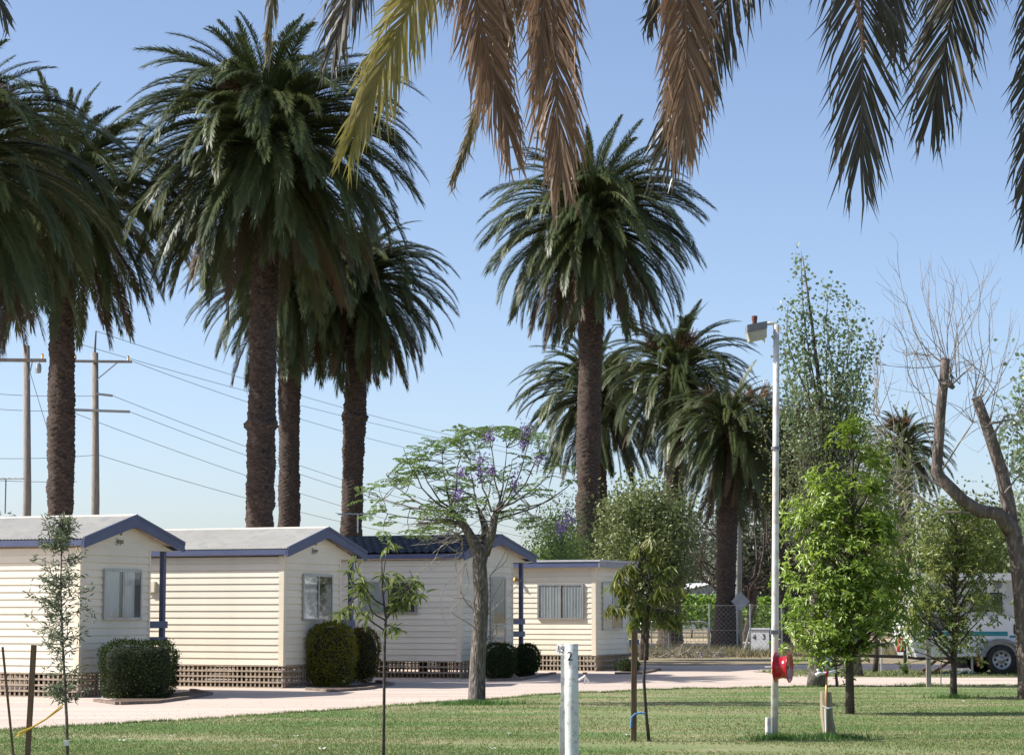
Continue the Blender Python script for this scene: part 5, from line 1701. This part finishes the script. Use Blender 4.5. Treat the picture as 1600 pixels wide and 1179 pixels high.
rot = Matrix.Rotation(R(12), 3, 'Z') @ Matrix.Rotation(R(45), 3, 'Y')
mb = MB(); mb.box((0, 0, c.z), (s_ * 1.6, 0.012, s_ * 1.6), rot); mb.build('sign_plate', mat('sign_back', (0.42, 0.43, 0.44), rough=0.5, metal=0.3), root)

# ------------------------------------------------------------------ fence and gate
FD = 80.0
zt = 1.75
fx0 = P(985, 0, FD).x
root = thing('wire_fence', 'tall chain wire fence with thin steel posts across the back of the park', 'fence', (fx0, FD, 0))
for px_ in (1001, 1012, 1100, 1162, 1210, 1270, 1330, 1420, 1520):
    x = P(px_, 0, FD).x - fx0
    mb = MB(); mb.tube([(x, 0, -0.1), (x, 0, zt + 0.05)], 0.028, 8); mb.build('post', M['steel'], root)
def mesh_wires(name, x0, x1, z0, z1, cell, r, root, yoff=0.0, diag=False):
    mb = MB()
    if diag:
        H = z1 - z0
        for x in np.arange(x0 - H, x1, cell):
            for sg in (1, -1):
                a = Vector((x if sg > 0 else x + H, yoff, z0)); b_ = Vector((x + H if sg > 0 else x, yoff, z1))
                mb.bar(a, b_, r, r)
    else:
        for x in np.arange(x0, x1 + 1e-3, cell): mb.bar((x, yoff, z0), (x, yoff, z1), r)
        for z in np.arange(z0, z1 + 1e-3, cell): mb.bar((x0, yoff, z), (x1, yoff, z), r)
    o = mb.build(name, M['steel'], root); o['kind'] = 'stuff'
x1_ = P(1640, 0, FD).x - fx0
mesh_wires('chain_mesh', P(1100, 0, FD).x - fx0, x1_, 0.03, zt, 0.16, 0.005, root, diag=True)
for z in (0.05, 0.9, zt):
    mb = MB(); mb.tube([(0, 0.0, z), (x1_, 0.0, z)], 0.008, 5); mb.build('strand_wire', M['steel'], root)
GD = 79.0
gx0 = P(996, 0, GD).x; gx1 = P(1099, 0, GD).x
root = thing('farm_gate', 'galvanised farm gate with square wire mesh and white diamond plate', 'gate', (gx0, GD, 0))
W = gx1 - gx0; gz = P(0, 971, GD).z
rr = 0.2
mb = MB()
pts = [(0, 0, 0.05), (0, 0, gz)] + [(W - rr, 0, gz)] + [(W - rr + rr * math.sin(a), 0, gz - rr + rr * math.cos(a)) for a in np.linspace(0.2, PI / 2, 6)] + [(W, 0, 0.05)]
mb.tube(pts, 0.032, 8); mb.tube([(0, 0, 0.1), (W, 0, 0.1)], 0.026, 8)
mb.build('gate_frame', M['steel'], root, True)
for px_ in (1030, 1038):
    x = P(px_, 0, GD).x - gx0
    mb = MB(); mb.tube([(x, 0, 0.08), (x, 0, gz + (0.25 if px_ == 1030 else 0))], 0.022, 8); mb.build('upright', M['steel'], root)
mesh_wires('gate_mesh', 0.02, W - 0.02, 0.12, gz - 0.03, 0.14, 0.009, root)
c = P(1082, 979, GD - 0.05)
mb = MB(); mb.box((c.x - gx0, -0.05, c.z), (0.17, 0.01, 0.17), Matrix.Rotation(R(45), 3, 'Y')); mb.build('diamond_plate', M['white_gloss'], root)
mb = MB(); b = P(1105, 0, GD).x
mb.b2((-0.55, -0.25, 0), (0.4, 0.3, 0.17)); o = mb.build('concrete_footing', M['concrete']); o.location = (b, GD, 0)
tag(o, 'low concrete footing block at the gate end', 'block')
# bleached branch pile before the gate
root = thing('brush_pile', 'heap of bleached dead branches in front of the gate', 'brush', (P(1055, 0, 77.5).x, 77.5, 0))
mb = MB()
for k in range(45):
    a = Vector((random.gauss(0, 0.6), random.gauss(0, 0.3), 0.02)); e = a + Vector((random.gauss(0.1, 0.5), random.gauss(0, 0.3), abs(random.gauss(0.15, 0.2))))
    mb.tube(wander(a, e, 3, 0.08), [0.018, 0.014, 0.01, 0.007], 4, cap=False)
mb.build('twigs', M['bark_pale'], root)['kind'] = 'stuff'

# ------------------------------------------------------------------ numbered power box
xc = G(1187, 1024)
root = thing('site_power_box', 'white metal site box painted 4 and 3 beside the lamp pole', 'power box', xc, R(-15))
k_ = xc.y / FPX
bw, bh = 30 * k_, 43 * k_
mb = MB(); mb.b2((-bw * 0.5, 0.0, 0.05), (bw * 0.5, 0.42, bh - 0.06)); mb.build('cabinet', M['white_gloss'], root)
mb = MB(); mb.b2((-bw * 0.54, -0.03, bh - 0.06), (bw * 0.54, 0.45, bh)); mb.build('lid', M['white_gloss'], root)
mb = MB()
mb.add([(-bw * 0.54, 0.05, bh - 0.08), (-bw * 0.54, 0.4, bh - 0.08), (-bw * 0.88, 0.4, 0.03), (-bw * 0.88, 0.05, 0.03)], [(0, 1, 2, 3)])
mb.add([(-bw * 0.57, 0.05, bh - 0.08), (-bw * 0.57, 0.4, bh - 0.08), (-bw * 0.93, 0.4, 0.03), (-bw * 0.93, 0.05, 0.03)], [(3, 2, 1, 0)])
mb.add([(-bw * 0.54, 0.05, bh - 0.08), (-bw * 0.88, 0.05, 0.03), (-bw * 0.93, 0.05, 0.03), (-bw * 0.57, 0.05, bh - 0.08)], [(0, 1, 2, 3)])
mb.build('side_panel', M['white_gloss'], root)
mb = MB(); mb.b2((-bw * 0.6, 0.02, 0.0), (bw * 0.58, 0.46, 0.05)); mb.build('base', M['black'], root)
mb = MB(); mb.b2((bw * 0.505, 0.03, 0.06), (bw * 0.62, 0.4, bh - 0.1)); mb.build('outlet', M['lamp_body'], root)
text(root, '4', 0.27, M['black'], (-bw * 0.27, -0.008, bh * 0.66), (PI / 2, 0, 0), 'number_marking')
text(root, '3', 0.27, M['black'], (bw * 0.22, -0.008, bh * 0.68), (PI / 2, 0, 0), 'number_marking')
text(root, '11', 0.2, M['black'], (-bw * 0.33, -0.008, 0.10), (PI / 2, 0, 0), 'number_marking')
text(root, '6M', 0.22, M['black'], (bw * 0.22, -0.008, 0.12), (PI / 2, 0, 0), 'number_marking')

# ------------------------------------------------------------------ lamp pole, reel, tap
LD = G(1210, 1155).y
b = G(1210, 1155)
root = thing('lamp_pole', 'tall white lamp pole with floodlight head on the lawn', 'lamp pole', b)
def LP(px, py, dd=0): return P(px, py, LD + dd) - b
mb = MB(); mb.tube([LP(1210, 1158), LP(1211, 980), LP(1212, 760), LP(1213, 507)], [0.047, 0.044, 0.04, 0.037], 14); mb.build('pole', M['pole_white'], root, True)
mb = MB(); mb.tube([LP(1213, 516), LP(1213, 509), LP(1210, 505), LP(1204, 505), LP(1190, 507)], 0.022, 8); mb.build('arm', M['pole_white'], root, True)
mb = MB(); mb.lathe(LP(1212, 700), (0, 0, 1), [(0.047, -0.02), (0.056, -0.02), (0.056, 0.02), (0.047, 0.02)], 14); mb.build('band', M['lamp_body'], root)
# floodlight head tilted: body, lens, photocell
A, B = LP(1197, 507), LP(1166, 513)
mb = MB()
def headbox(mb, a, b, z0, z1, y0, y1, taper=0.0):
    dv = (b - a)
    vs = []
    for p, tp in ((a, 0), (b, taper)):
        for y in (y0, y1):
            for z in (z0, z1):
                vs.append(p + Vector((tp if z == z0 else 0, y, z)))
    mb.add(vs, [(0, 1, 3, 2), (4, 6, 7, 5), (0, 4, 5, 1), (2, 3, 7, 6), (1, 5, 7, 3), (0, 2, 6, 4)])
headbox(mb, A, B, -0.06, 0.03, -0.13, 0.14)
hd = mb.build('lamp_head', M['lamp_body'], root)
mb = MB(); headbox(mb, A + Vector((-0.005, 0, -0.062)), B + Vector((0.0, 0, -0.062)), -0.105, 0.0, -0.12, 0.13, taper=0.03); mb.build('lens', M['lamp_lens'], hd)
c = LP(1179, 506)
mb = MB(); mb.lathe(c, (0, 0, 1), [(0, 0), (0.028, 0), (0.032, 0.05), (0.036, 0.055), (0.036, 0.1), (0, 0.105)], 12); mb.build('photocell', M['rust'], hd)
mb = MB(); mb.tube([LP(1200, 1152, -0.08), LP(1200, 1120, -0.08)], 0.035, 10); mb.build('conduit_stub', M['pole_white'], root)
# junction on pole near the box
mb = MB(); mb.box(LP(1210, 987, -0.06), (0.09, 0.06, 0.05)); mb.build('clamp', M['lamp_body'], root)

# red hose reel: spool with two flanges on a bracket
c = P(1223, 1042, LD - 0.1)
root = thing('hose_reel', 'red metal hose reel mounted on the white lamp pole', 'hose reel', (c.x, c.y, c.z), R(-20))
root.scale = (1.1, 1.1, 1.1)
mb = MB()
mb.lathe((0, 0, 0), (1, 0, 0), [(0.02, -0.085), (0.16, -0.085), (0.168, -0.08), (0.168, -0.072), (0.152, -0.066), (0.128, -0.05), (0.118, 0), (0.128, 0.05), (0.152, 0.066), (0.168, 0.072), (0.168, 0.08), (0.16, 0.085), (0.13, 0.06), (0.02, 0.055)], 32)
mb.build('drum', M['red'], root, True)
mb = MB(); mb.tube([(-0.2, 0, 0), (0.075, 0, 0)], 0.015, 8); mb.build('axle', M['steel'], root)
mb = MB()
for k in range(2):
    a = 0.5 + k * 0.2
mb.add([(0.062, -0.10, -0.09), (0.062, 0.06, -0.125), (0.064, 0.1, -0.02), (0.064, -0.03, 0.0)], [(0, 1, 2, 3)])
mb.build('handle_plate', M['lamp_body'], root)

# tap post
b = G(1294, 1152)
TD = b.y
root = thing('garden_tap', 'garden tap on a copper pipe tied to a short split post', 'tap', b)
def TP(px, py, dd=0): return P(px, py, TD + dd) - b
mb = MB(); mb.tube([TP(1298, 1158), TP(1292, 1120), TP(1290, 1080)], [0.085, 0.08, 0.072], 9); mb.build('post', M['tap_timber'], root)
mb = MB(); mb.tube([TP(1294, 1160, -.09), TP(1291, 1110, -.09), TP(1291.5, 1052, -.09)], 0.014, 8); mb.build('pipe', M['brass'], root, True)
mb = MB(); mb.tube([TP(1291.5, 1055, -.09), TP(1291.5, 1048, -.09)], 0.026, 10); mb.build('valve', M['red'], root, True)
mb = MB(); mb.tube([TP(1306, 1048, -.09), TP(1292, 1051, -.09), TP(1281, 1051, -.09), TP(1275, 1055, -.09)], [0.02, 0.016, 0.024, 0.03], 10)
mb.tube([TP(1279, 1050, -.09), TP(1278, 1044, -.09)], [0.012, 0.02], 8)
mb.build('tap_body', M['pvc'], root, True)
mb = MB(); mb.tube([TP(1285, 1102, -.1), TP(1294, 1106, -.12), TP(1300, 1104, -.06)], 0.01, 6); mb.tube([TP(1290, 1106, -.12), TP(1291, 1150, -.12)], 0.012, 6); mb.build('tie_wire', M['pvc'], root)

# ------------------------------------------------------------------ numbered white post
PDp = 23.6
b = P(893, 1100, PDp); b.z = 0
root = thing('numbered_post', 'white painted round post marked 2 with a small 15 plate', 'post', b)
ztop = P(0, 1005, PDp).z
rp = 11 / FPX * PDp
mb = MB(); mb.lathe((0, 0, 0), (0, 0, 1), [(rp, -0.1), (rp, ztop * 0.5), (rp * 0.97, ztop - 0.006), (rp * 0.9, ztop), (0, ztop)], 28); mb.build('post', M['white_paint'], root, True)
mb = MB(); c = P(876, 1014, PDp - 0.09) - b
mb.box(c, (0.095, 0.006, 0.10), Matrix.Rotation(R(-28), 3, 'Z') @ Matrix.Rotation(R(8), 3, 'Y')); pl = mb.build('number_plate', M['white_gloss'], root)
text(pl, '15', 0.095, M['black'], c + Vector((-0.004, -0.010, 0.0)), (PI / 2, R(8), R(-28)), 'number_marking')
ct = P(890, 1025, PDp) - b
text(root, '2', 0.125, M['black'], (ct.x, -math.sqrt(max(rp * rp - ct.x ** 2, 0)) - 0.004, ct.z), (PI / 2, 0, R(-10)), 'number_marking')
mb = MB(); c0 = P(880, 1075, PDp - 0.05) - b
mb.b2((c0.x - 0.022, -0.012, -0.05), (c0.x + 0.012, 0.03, P(0, 1018, PDp).z)); mb.build('batten', M['white_paint'], root)
mb = MB(); c0 = P(879, 1075, PDp - 0.08) - b
mb.b2((c0.x - 0.034, -0.02, -0.05), (c0.x - 0.004, 0.04, P(0, 1102, PDp).z)); mb.build('batten', M['pole_white'], root)

# small standpipe tap near the flat roofed cabin
b = G(914, 1068)
root = thing('ground_tap', 'small white standpipe tap on the gravel by the flat roofed cabin', 'tap', b)
mb = MB(); mb.tube([(0, 0, 0), (0, 0, 0.2)], 0.022, 8); mb.build('pipe', M['pvc'], root)
mb = MB(); mb.tube([(-0.14, 0, 0.08), (0, 0, 0.17), (0.05, 0, 0.1), (0.1, 0, 0.02)], 0.025, 8); mb.build('spout', M['pvc'], root)
mb = MB(); mb.tube([(-0.05, 0, 0.235), (0.05, 0, 0.235)], 0.016, 6); mb.tube([(0, 0, 0.2), (0, 0, 0.235)], 0.012, 6); mb.build('handle', M['rust'], root)

# strappy plant
b = G(962, 1048)
root = thing('strappy_plant', 'pale strap leaved plant at the foot of the flat roofed cabin', 'plant', b, 0, 'low plants')
for k in range(12):
    a = random.uniform(0, 2 * PI); L_ = random.uniform(0.25, 0.42)
    mb = MB(); u = Vector((math.cos(a), math.sin(a), 0)); s_ = Vector((-u.y, u.x, 0)) * 0.02
    p0, p1, p2 = Vector((0, 0, 0)), u * L_ * 0.4 + Vector((0, 0, L_ * 0.8)), u * L_ * 0.9 + Vector((0, 0, L_ * 0.75))
    mb.add([p0 - s_, p0 + s_, p1 + s_, p1 - s_, p2], [(0, 1, 2, 3), (3, 2, 4)])
    mb.build('leaf', M['lf_grey'], root)
b = G(178, 1090)
root = thing('strappy_plant', 'small pale leaved plant in front of the leftmost dark bush', 'plant', b, 0, 'low plants')
for k in range(16):
    a = random.uniform(0, 2 * PI); L_ = random.uniform(0.12, 0.24)
    mb = MB(); u = Vector((math.cos(a), math.sin(a), 0)); s_ = Vector((-u.y, u.x, 0)) * 0.018
    o_ = Vector((random.gauss(0, 0.12), random.gauss(0, 0.05), 0))
    p0, p1, p2 = o_, o_ + u * L_ * 0.5 + Vector((0, 0, L_ * 0.8)), o_ + u * L_ + Vector((0, 0, L_ * 0.7))
    mb.add([p0 - s_, p0 + s_, p1 + s_, p1 - s_, p2], [(0, 1, 2, 3), (3, 2, 4)])
    mb.build('leaf', M['lf_grey'], root)

# ------------------------------------------------------------------ camper
CD = 57.0
cb = G(1425, 1052); cb = P(1425, 1052, CD); cb.z = 0
root = thing('camper_trailer', 'white camper with ribbed panels, teal stripe and spoked wheel behind the small tree', 'camper', cb, R(3))
S = CD / FPX
def cx_(px): return (px - 1425) * S
def cz_(py): return P(1500, py, CD).z
W2 = 2.1
L_ = 4.9
prof = [(0.10, cz_(1026)), (0.0, cz_(1010)), (0.06, cz_(996)), (L_, cz_(996)), (L_, cz_(1026))]
# ribbed lower side: swages as real geometry
mb = MB()
zs = np.linspace(cz_(1026), cz_(998), 22)
vs, fs = [], []
for i, z in enumerate(zs):
    off = 0.022 * abs(math.sin(i / 21 * PI * 4.0))
    xl = 0.16 * abs((z - zs[0]) / (zs[-1] - zs[0]) - 0.75) if True else 0
    vs += [(xl, -off, z), (L_, -off, z), (L_, W2, z), (xl, W2, z)]
for i in range(21):
    b_ = 4 * i
    fs += [(b_, b_ + 1, b_ + 5, b_ + 4), (b_ + 1, b_ + 2, b_ + 6, b_ + 5), (b_ + 2, b_ + 3, b_ + 7, b_ + 6), (b_ + 3, b_, b_ + 4, b_ + 7)]
fs += [(3, 2, 1, 0)]
mb.add(vs, fs)
lower = mb.build('lower_body', M['silver_rib'], root, False)
mb = MB(); mb.b2((0.0, 0.01, cz_(998) + 0.001), (L_, W2 - 0.01, cz_(962))); mb.build('upper_body', M['white_gloss'], root)
mb = MB(); mb.b2((0.22, -0.004, cz_(993)), (2.4, 0.006, cz_(986))); mb.build('stripe', M['teal'], root)
mb = MB()
mb.add([(0.45, 0.004, cz_(985)), (1.0, 0.004, cz_(985)), (0.8, 0.004, cz_(978)), (0.6, 0.004, cz_(980))], [(0, 1, 2, 3)]); mb.build('stripe', M['teal'], root)
mb = MB(); mb.b2((2.45, -0.004, cz_(996)), (L_ - 0.01, 0.006, cz_(992))); mb.build('stripe', M['teal'], root)
mb = MB(); mb.b2((-0.05, -0.1, cz_(906)), (L_ + 0.05, W2 + 0.1, cz_(895))); mb.build('roof', M['white_gloss'], root)
mb = MB(); mb.b2((0.1, 0.06, cz_(962) + 0.001), (L_ - 0.1, W2 - 0.06, cz_(906) - 0.001)); mb.build('pop_top_wall', mat('pop_top_canvas', (0.5, 0.51, 0.5), rough=0.8), root)
for (a, b_, p, q) in [(1452, 1500, 962, 984), (1586, 1640, 975, 990), (1520, 1570, 925, 955), (1440, 1490, 925, 955)]:
    yv = -0.006 if p > 955 else 0.05
    mb = MB(); mb.b2((cx_(a), yv, cz_(q)), (cx_(b_), yv + 0.012, cz_(p))); w = mb.build('window', M['black'], root)
    mb = MB(); mb.b2((cx_(a) + 0.04, yv - 0.006, cz_(q) + 0.04), (cx_(b_) - 0.04, yv - 0.002, cz_(p) - 0.04)); mb.build('pane', M['glass'], w)
mb = MB(); mb.lathe((cx_(1563), 0.045, cz_(912)), (0, -1, 0), [(0, 0.015), (0.11, 0.015), (0.12, 0.0)], 20); mb.build('vent', M['lamp_body'], root)
text(root, 'Jayco', 0.14, M['black'], (cx_(1480), -0.032, cz_(1018)), (PI / 2, 0, 0), 'name_marking', italic=0.35)
# wheel arch, wheels
wc = Vector((cx_(1564), 0.0, 0.37))
mb = MB()
pts = [wc + Vector((0.52 * math.cos(a), -0.06, 0.02 + 0.46 * math.sin(a))) for a in np.linspace(PI * 1.0, 0.05, 14)]
for p, q in zip(pts[:-1], pts[1:]): mb.bar(p, q, 0.26, 0.07)
mb.build('wheel_arch', mat('arch_grey', (0.22, 0.23, 0.24), rough=0.5), root)
for k, yw in enumerate((-0.06, W2 - 0.1)):
    mb = MB(); mb.lathe(wc + Vector((0, yw, 0)), (0, 1, 0), [(0.22, -0.09), (0.33, -0.10), (0.37, -0.06), (0.37, 0.06), (0.33, 0.10), (0.22, 0.09)], 32); wh = mb.build('wheel', M['rubber'], root, True)
    mb = MB(); mb.lathe(wc + Vector((0, yw, 0)), (0, 1, 0), [(0.0, -0.07), (0.06, -0.075), (0.07, -0.05), (0.1, -0.03), (0.2, -0.05), (0.225, -0.095), (0.235, -0.09), (0.225, 0.08)], 24); mb.build('rim', M['steel'], wh, True)
    for s_ in range(8):
        a = s_ * PI / 4
        mb = MB(); mb.lathe(wc + Vector((0.15 * math.cos(a), yw - 0.045, 0.15 * math.sin(a))), (0, -1, 0), [(0.032, 0.0), (0.032, 0.006), (0, 0.006)], 10); mb.build('rim_hole', M['black'], wh)
mb = MB(); mb.b2((wc.x + 0.42, 0.0, 0.02), (wc.x + 0.85, 0.6, 0.4)); mb.build('axle_box', M['black'], root)
mb = MB(); mb.b2((wc.x - 0.58, -0.14, 0.2), (wc.x - 0.55, 0.1, 0.5)); mb.build('mud_flap', M['rust'], root)
mb = MB(); mb.b2((0.2, 0.1, cz_(1026) - 0.07), (L_, W2 - 0.1, cz_(1026) - 0.002)); mb.build('chassis', M['black'], root)
for (a, b_) in [((1468, 1028), (1443, 1048)), ((1492, 1028), (1462, 1049))]:
    mb = MB(); mb.bar((cx_(a[0]), 0.06, cz_(a[1])), (cx_(b_[0]), 0.06, max(cz_(b_[1]), 0.03)), 0.06); mb.build('stabiliser_leg', M['rust'], root)
    mb = MB(); mb.b2((cx_(b_[0]) - 0.12, 0.0, 0.0), (cx_(b_[0]) + 0.12, 0.2, 0.035)); mb.build('foot_plate', M['black'], root)
mb = MB(); mb.bar((cx_(1521), 0.1, 0.0), (cx_(1521), 0.1, cz_(1026)), 0.05); mb.build('prop_leg', M['steel'], root)
mb = MB(); mb.bar((0.1, W2 / 2 - 0.4, 0.42), (-1.1, W2 / 2, 0.45), 0.07); mb.bar((0.1, W2 / 2 + 0.4, 0.42), (-1.1, W2 / 2, 0.45), 0.07); mb.build('drawbar', M['black'], root)
mb = MB(); mb.tube([(-0.1, 0.3, 0.0), (-0.1, 0.3, 0.75)], 0.04, 8); mb.lathe((-0.1, 0.3, 0.12), (1, 0, 0), [(0, -0.05), (0.12, -0.05), (0.12, 0.05), (0, 0.05)], 14); mb.build('jockey_wheel', M['rubber'], root)
mb = MB(); mb.lathe((cx_(1415), 0.5, 0.55), (0, 0, 1), [(0, 0), (0.09, 0.0), (0.1, 0.04), (0.1, 0.24), (0.07, 0.3), (0.035, 0.32), (0.035, 0.36), (0, 0.37)], 18); o = mb.build('gas_bottle', M['red'], root, True)
o['label'] = 'red gas bottle on the drawbar'
mb = MB(); h0 = P(1496, 1052, 56.3); mb.tube([P(x, y, 56.3) - h0 for x, y in [(1470, 1054), (1485, 1053), (1497, 1051), (1505, 1047), (1511, 1046), (1514, 1049), (1514, 1054)]], 0.022, 8)
o = mb.build('hose', mat('pale_hose', (0.5, 0.62, 0.62), rough=0.5)); o.location = h0
tag(o, 'pale blue hose looped on the ground by the camper', 'hose')

# stakes and posts on the right
stake('slim timber post on the lawn edge before the camper', [(1451, 1073), (1450, 990)], 47.6, 0.045, 'grey_timber')
stake('thin white marker post behind the bright green tree', [(1377, 1048), (1378, 1010)], 60.0, 0.02, 'pvc')
b = G(1470, 1069)
root = thing('sapling', 'tiny thin sapling between the post and the glossy leafed tree', 'sapling', b, 0, 'staked young trees')
mb = MB(); mb.tube([(0, 0, 0), (0.02, 0, 0.5), (0, 0, 1.15)], [0.012, 0.01, 0.006], 6); mb.build('stem', M['bark'], root)
lv = Leaves()
for k in range(12): lv.cluster((0.0, 0, 0.55 + 0.05 * k), 10, 0.08, 0.07, 0.4)
link('crown', lv.mesh('crown', M['lf_jac']), root)['kind'] = 'stuff'
b = G(1308, 1073)
root = thing('sapling', 'thin dark stemmed sapling beside the poplar trunk', 'sapling', b, 0, 'staked young trees')
mb = MB(); mb.tube([(0, 0, 0), (-0.05, 0, 0.8), (-0.08, 0, 1.7)], [0.03, 0.025, 0.012], 6); mb.build('stem', M['bark_dark'], root)
lv = Leaves()
for k in range(26): lv.cluster((0.15 + random.gauss(0, 0.18), random.gauss(0, 0.1), random.uniform(0.2, 1.5)), 12, 0.1, 0.09, 0.45)
link('crown', lv.mesh('crown', M['lf_mid']), root)['kind'] = 'stuff'
# grey service post
b = G(1292, 1052)
root = thing('service_post', 'pale grey service post right of the poplar trunk', 'post', b)
mb = MB(); mb.b2((-0.13, -0.1, 0), (0.13, 0.1, 1.7)); mb.build('post', mat('service_grey', (0.36, 0.41, 0.41), (0.3, 0.35, 0.35), rough=0.5), root)
mb = MB(); mb.b2((-0.15, -0.12, 1.7), (0.15, 0.12, 1.76)); mb.build('cap', M['steel'], root)
mb = MB(); mb.b2((-0.16, -0.13, 0.0), (0.16, 0.13, 0.06)); mb.build('base', M['concrete'], root)
# second small trunk far right behind
b = G(1366, 1050)
cluster_tree('shade_tree', 'thin trunked tree left of the camper', b, 4, (0, 0, 2.9), (0.9, 0.8, 1.2), 60, 30, 0.12, M['lf_mid'], 58, 0.08, spread=0.3)

# pale petals on the lawn
for k, (px_, py_, s_) in enumerate([(463, 1154, 0.05), (503, 1174, 0.07), (430, 1169, 0.035), (550, 1142, 0.03), (795, 1150, 0.03), (771, 1174, 0.05), (190, 1161, 0.07), (267, 1154, 0.045), (979, 1152, 0.06), (1505, 1098, 0.05), (708, 1117, 0.03)]):
    g = G(px_, py_)
    mb = MB()
    for q in range(5):
        a = q * 2 * PI / 5 + k
        u = Vector((math.cos(a), math.sin(a), 0)); v = Vector((-u.y, u.x, 0))
        z = Vector((0, 0, 0.03))
        mb.add([z, z + u * s_ * 0.5 + v * s_ * 0.28 + Vector((0, 0, 0.012)), z + u * s_ + Vector((0, 0, 0.02)), z + u * s_ * 0.5 - v * s_ * 0.28 + Vector((0, 0, 0.012))], [(0, 1, 2, 3)])
    mb.tube([(0, 0, 0), (0, 0, 0.03)], 0.003, 4)
    o = mb.build('fallen_blossom', M['petal']); o.location = g
    tag(o, ['pale blossom on the lawn left of the slender sapling, farther one', 'largest pale blossom at the bottom edge left of the slender sapling', 'tiny pale blossom left of the largest one at the bottom edge',
            'tiny pale blossom on the lawn nearest the slender sapling stem', 'tiny pale blossom left of the numbered post, farther one', 'pale blossom at the bottom edge left of the numbered post',
            'pale blossom on the lawn right of the feathery sapling', 'small pale blossom midway between the two left saplings', 'pale blossom beside the stake with the blue tie',
            'pale blossom on the lawn by the glossy leafed tree', 'tiny pale blossom just below the jacaranda trunk'][k], 'blossom', 'pale blossoms on the lawn')
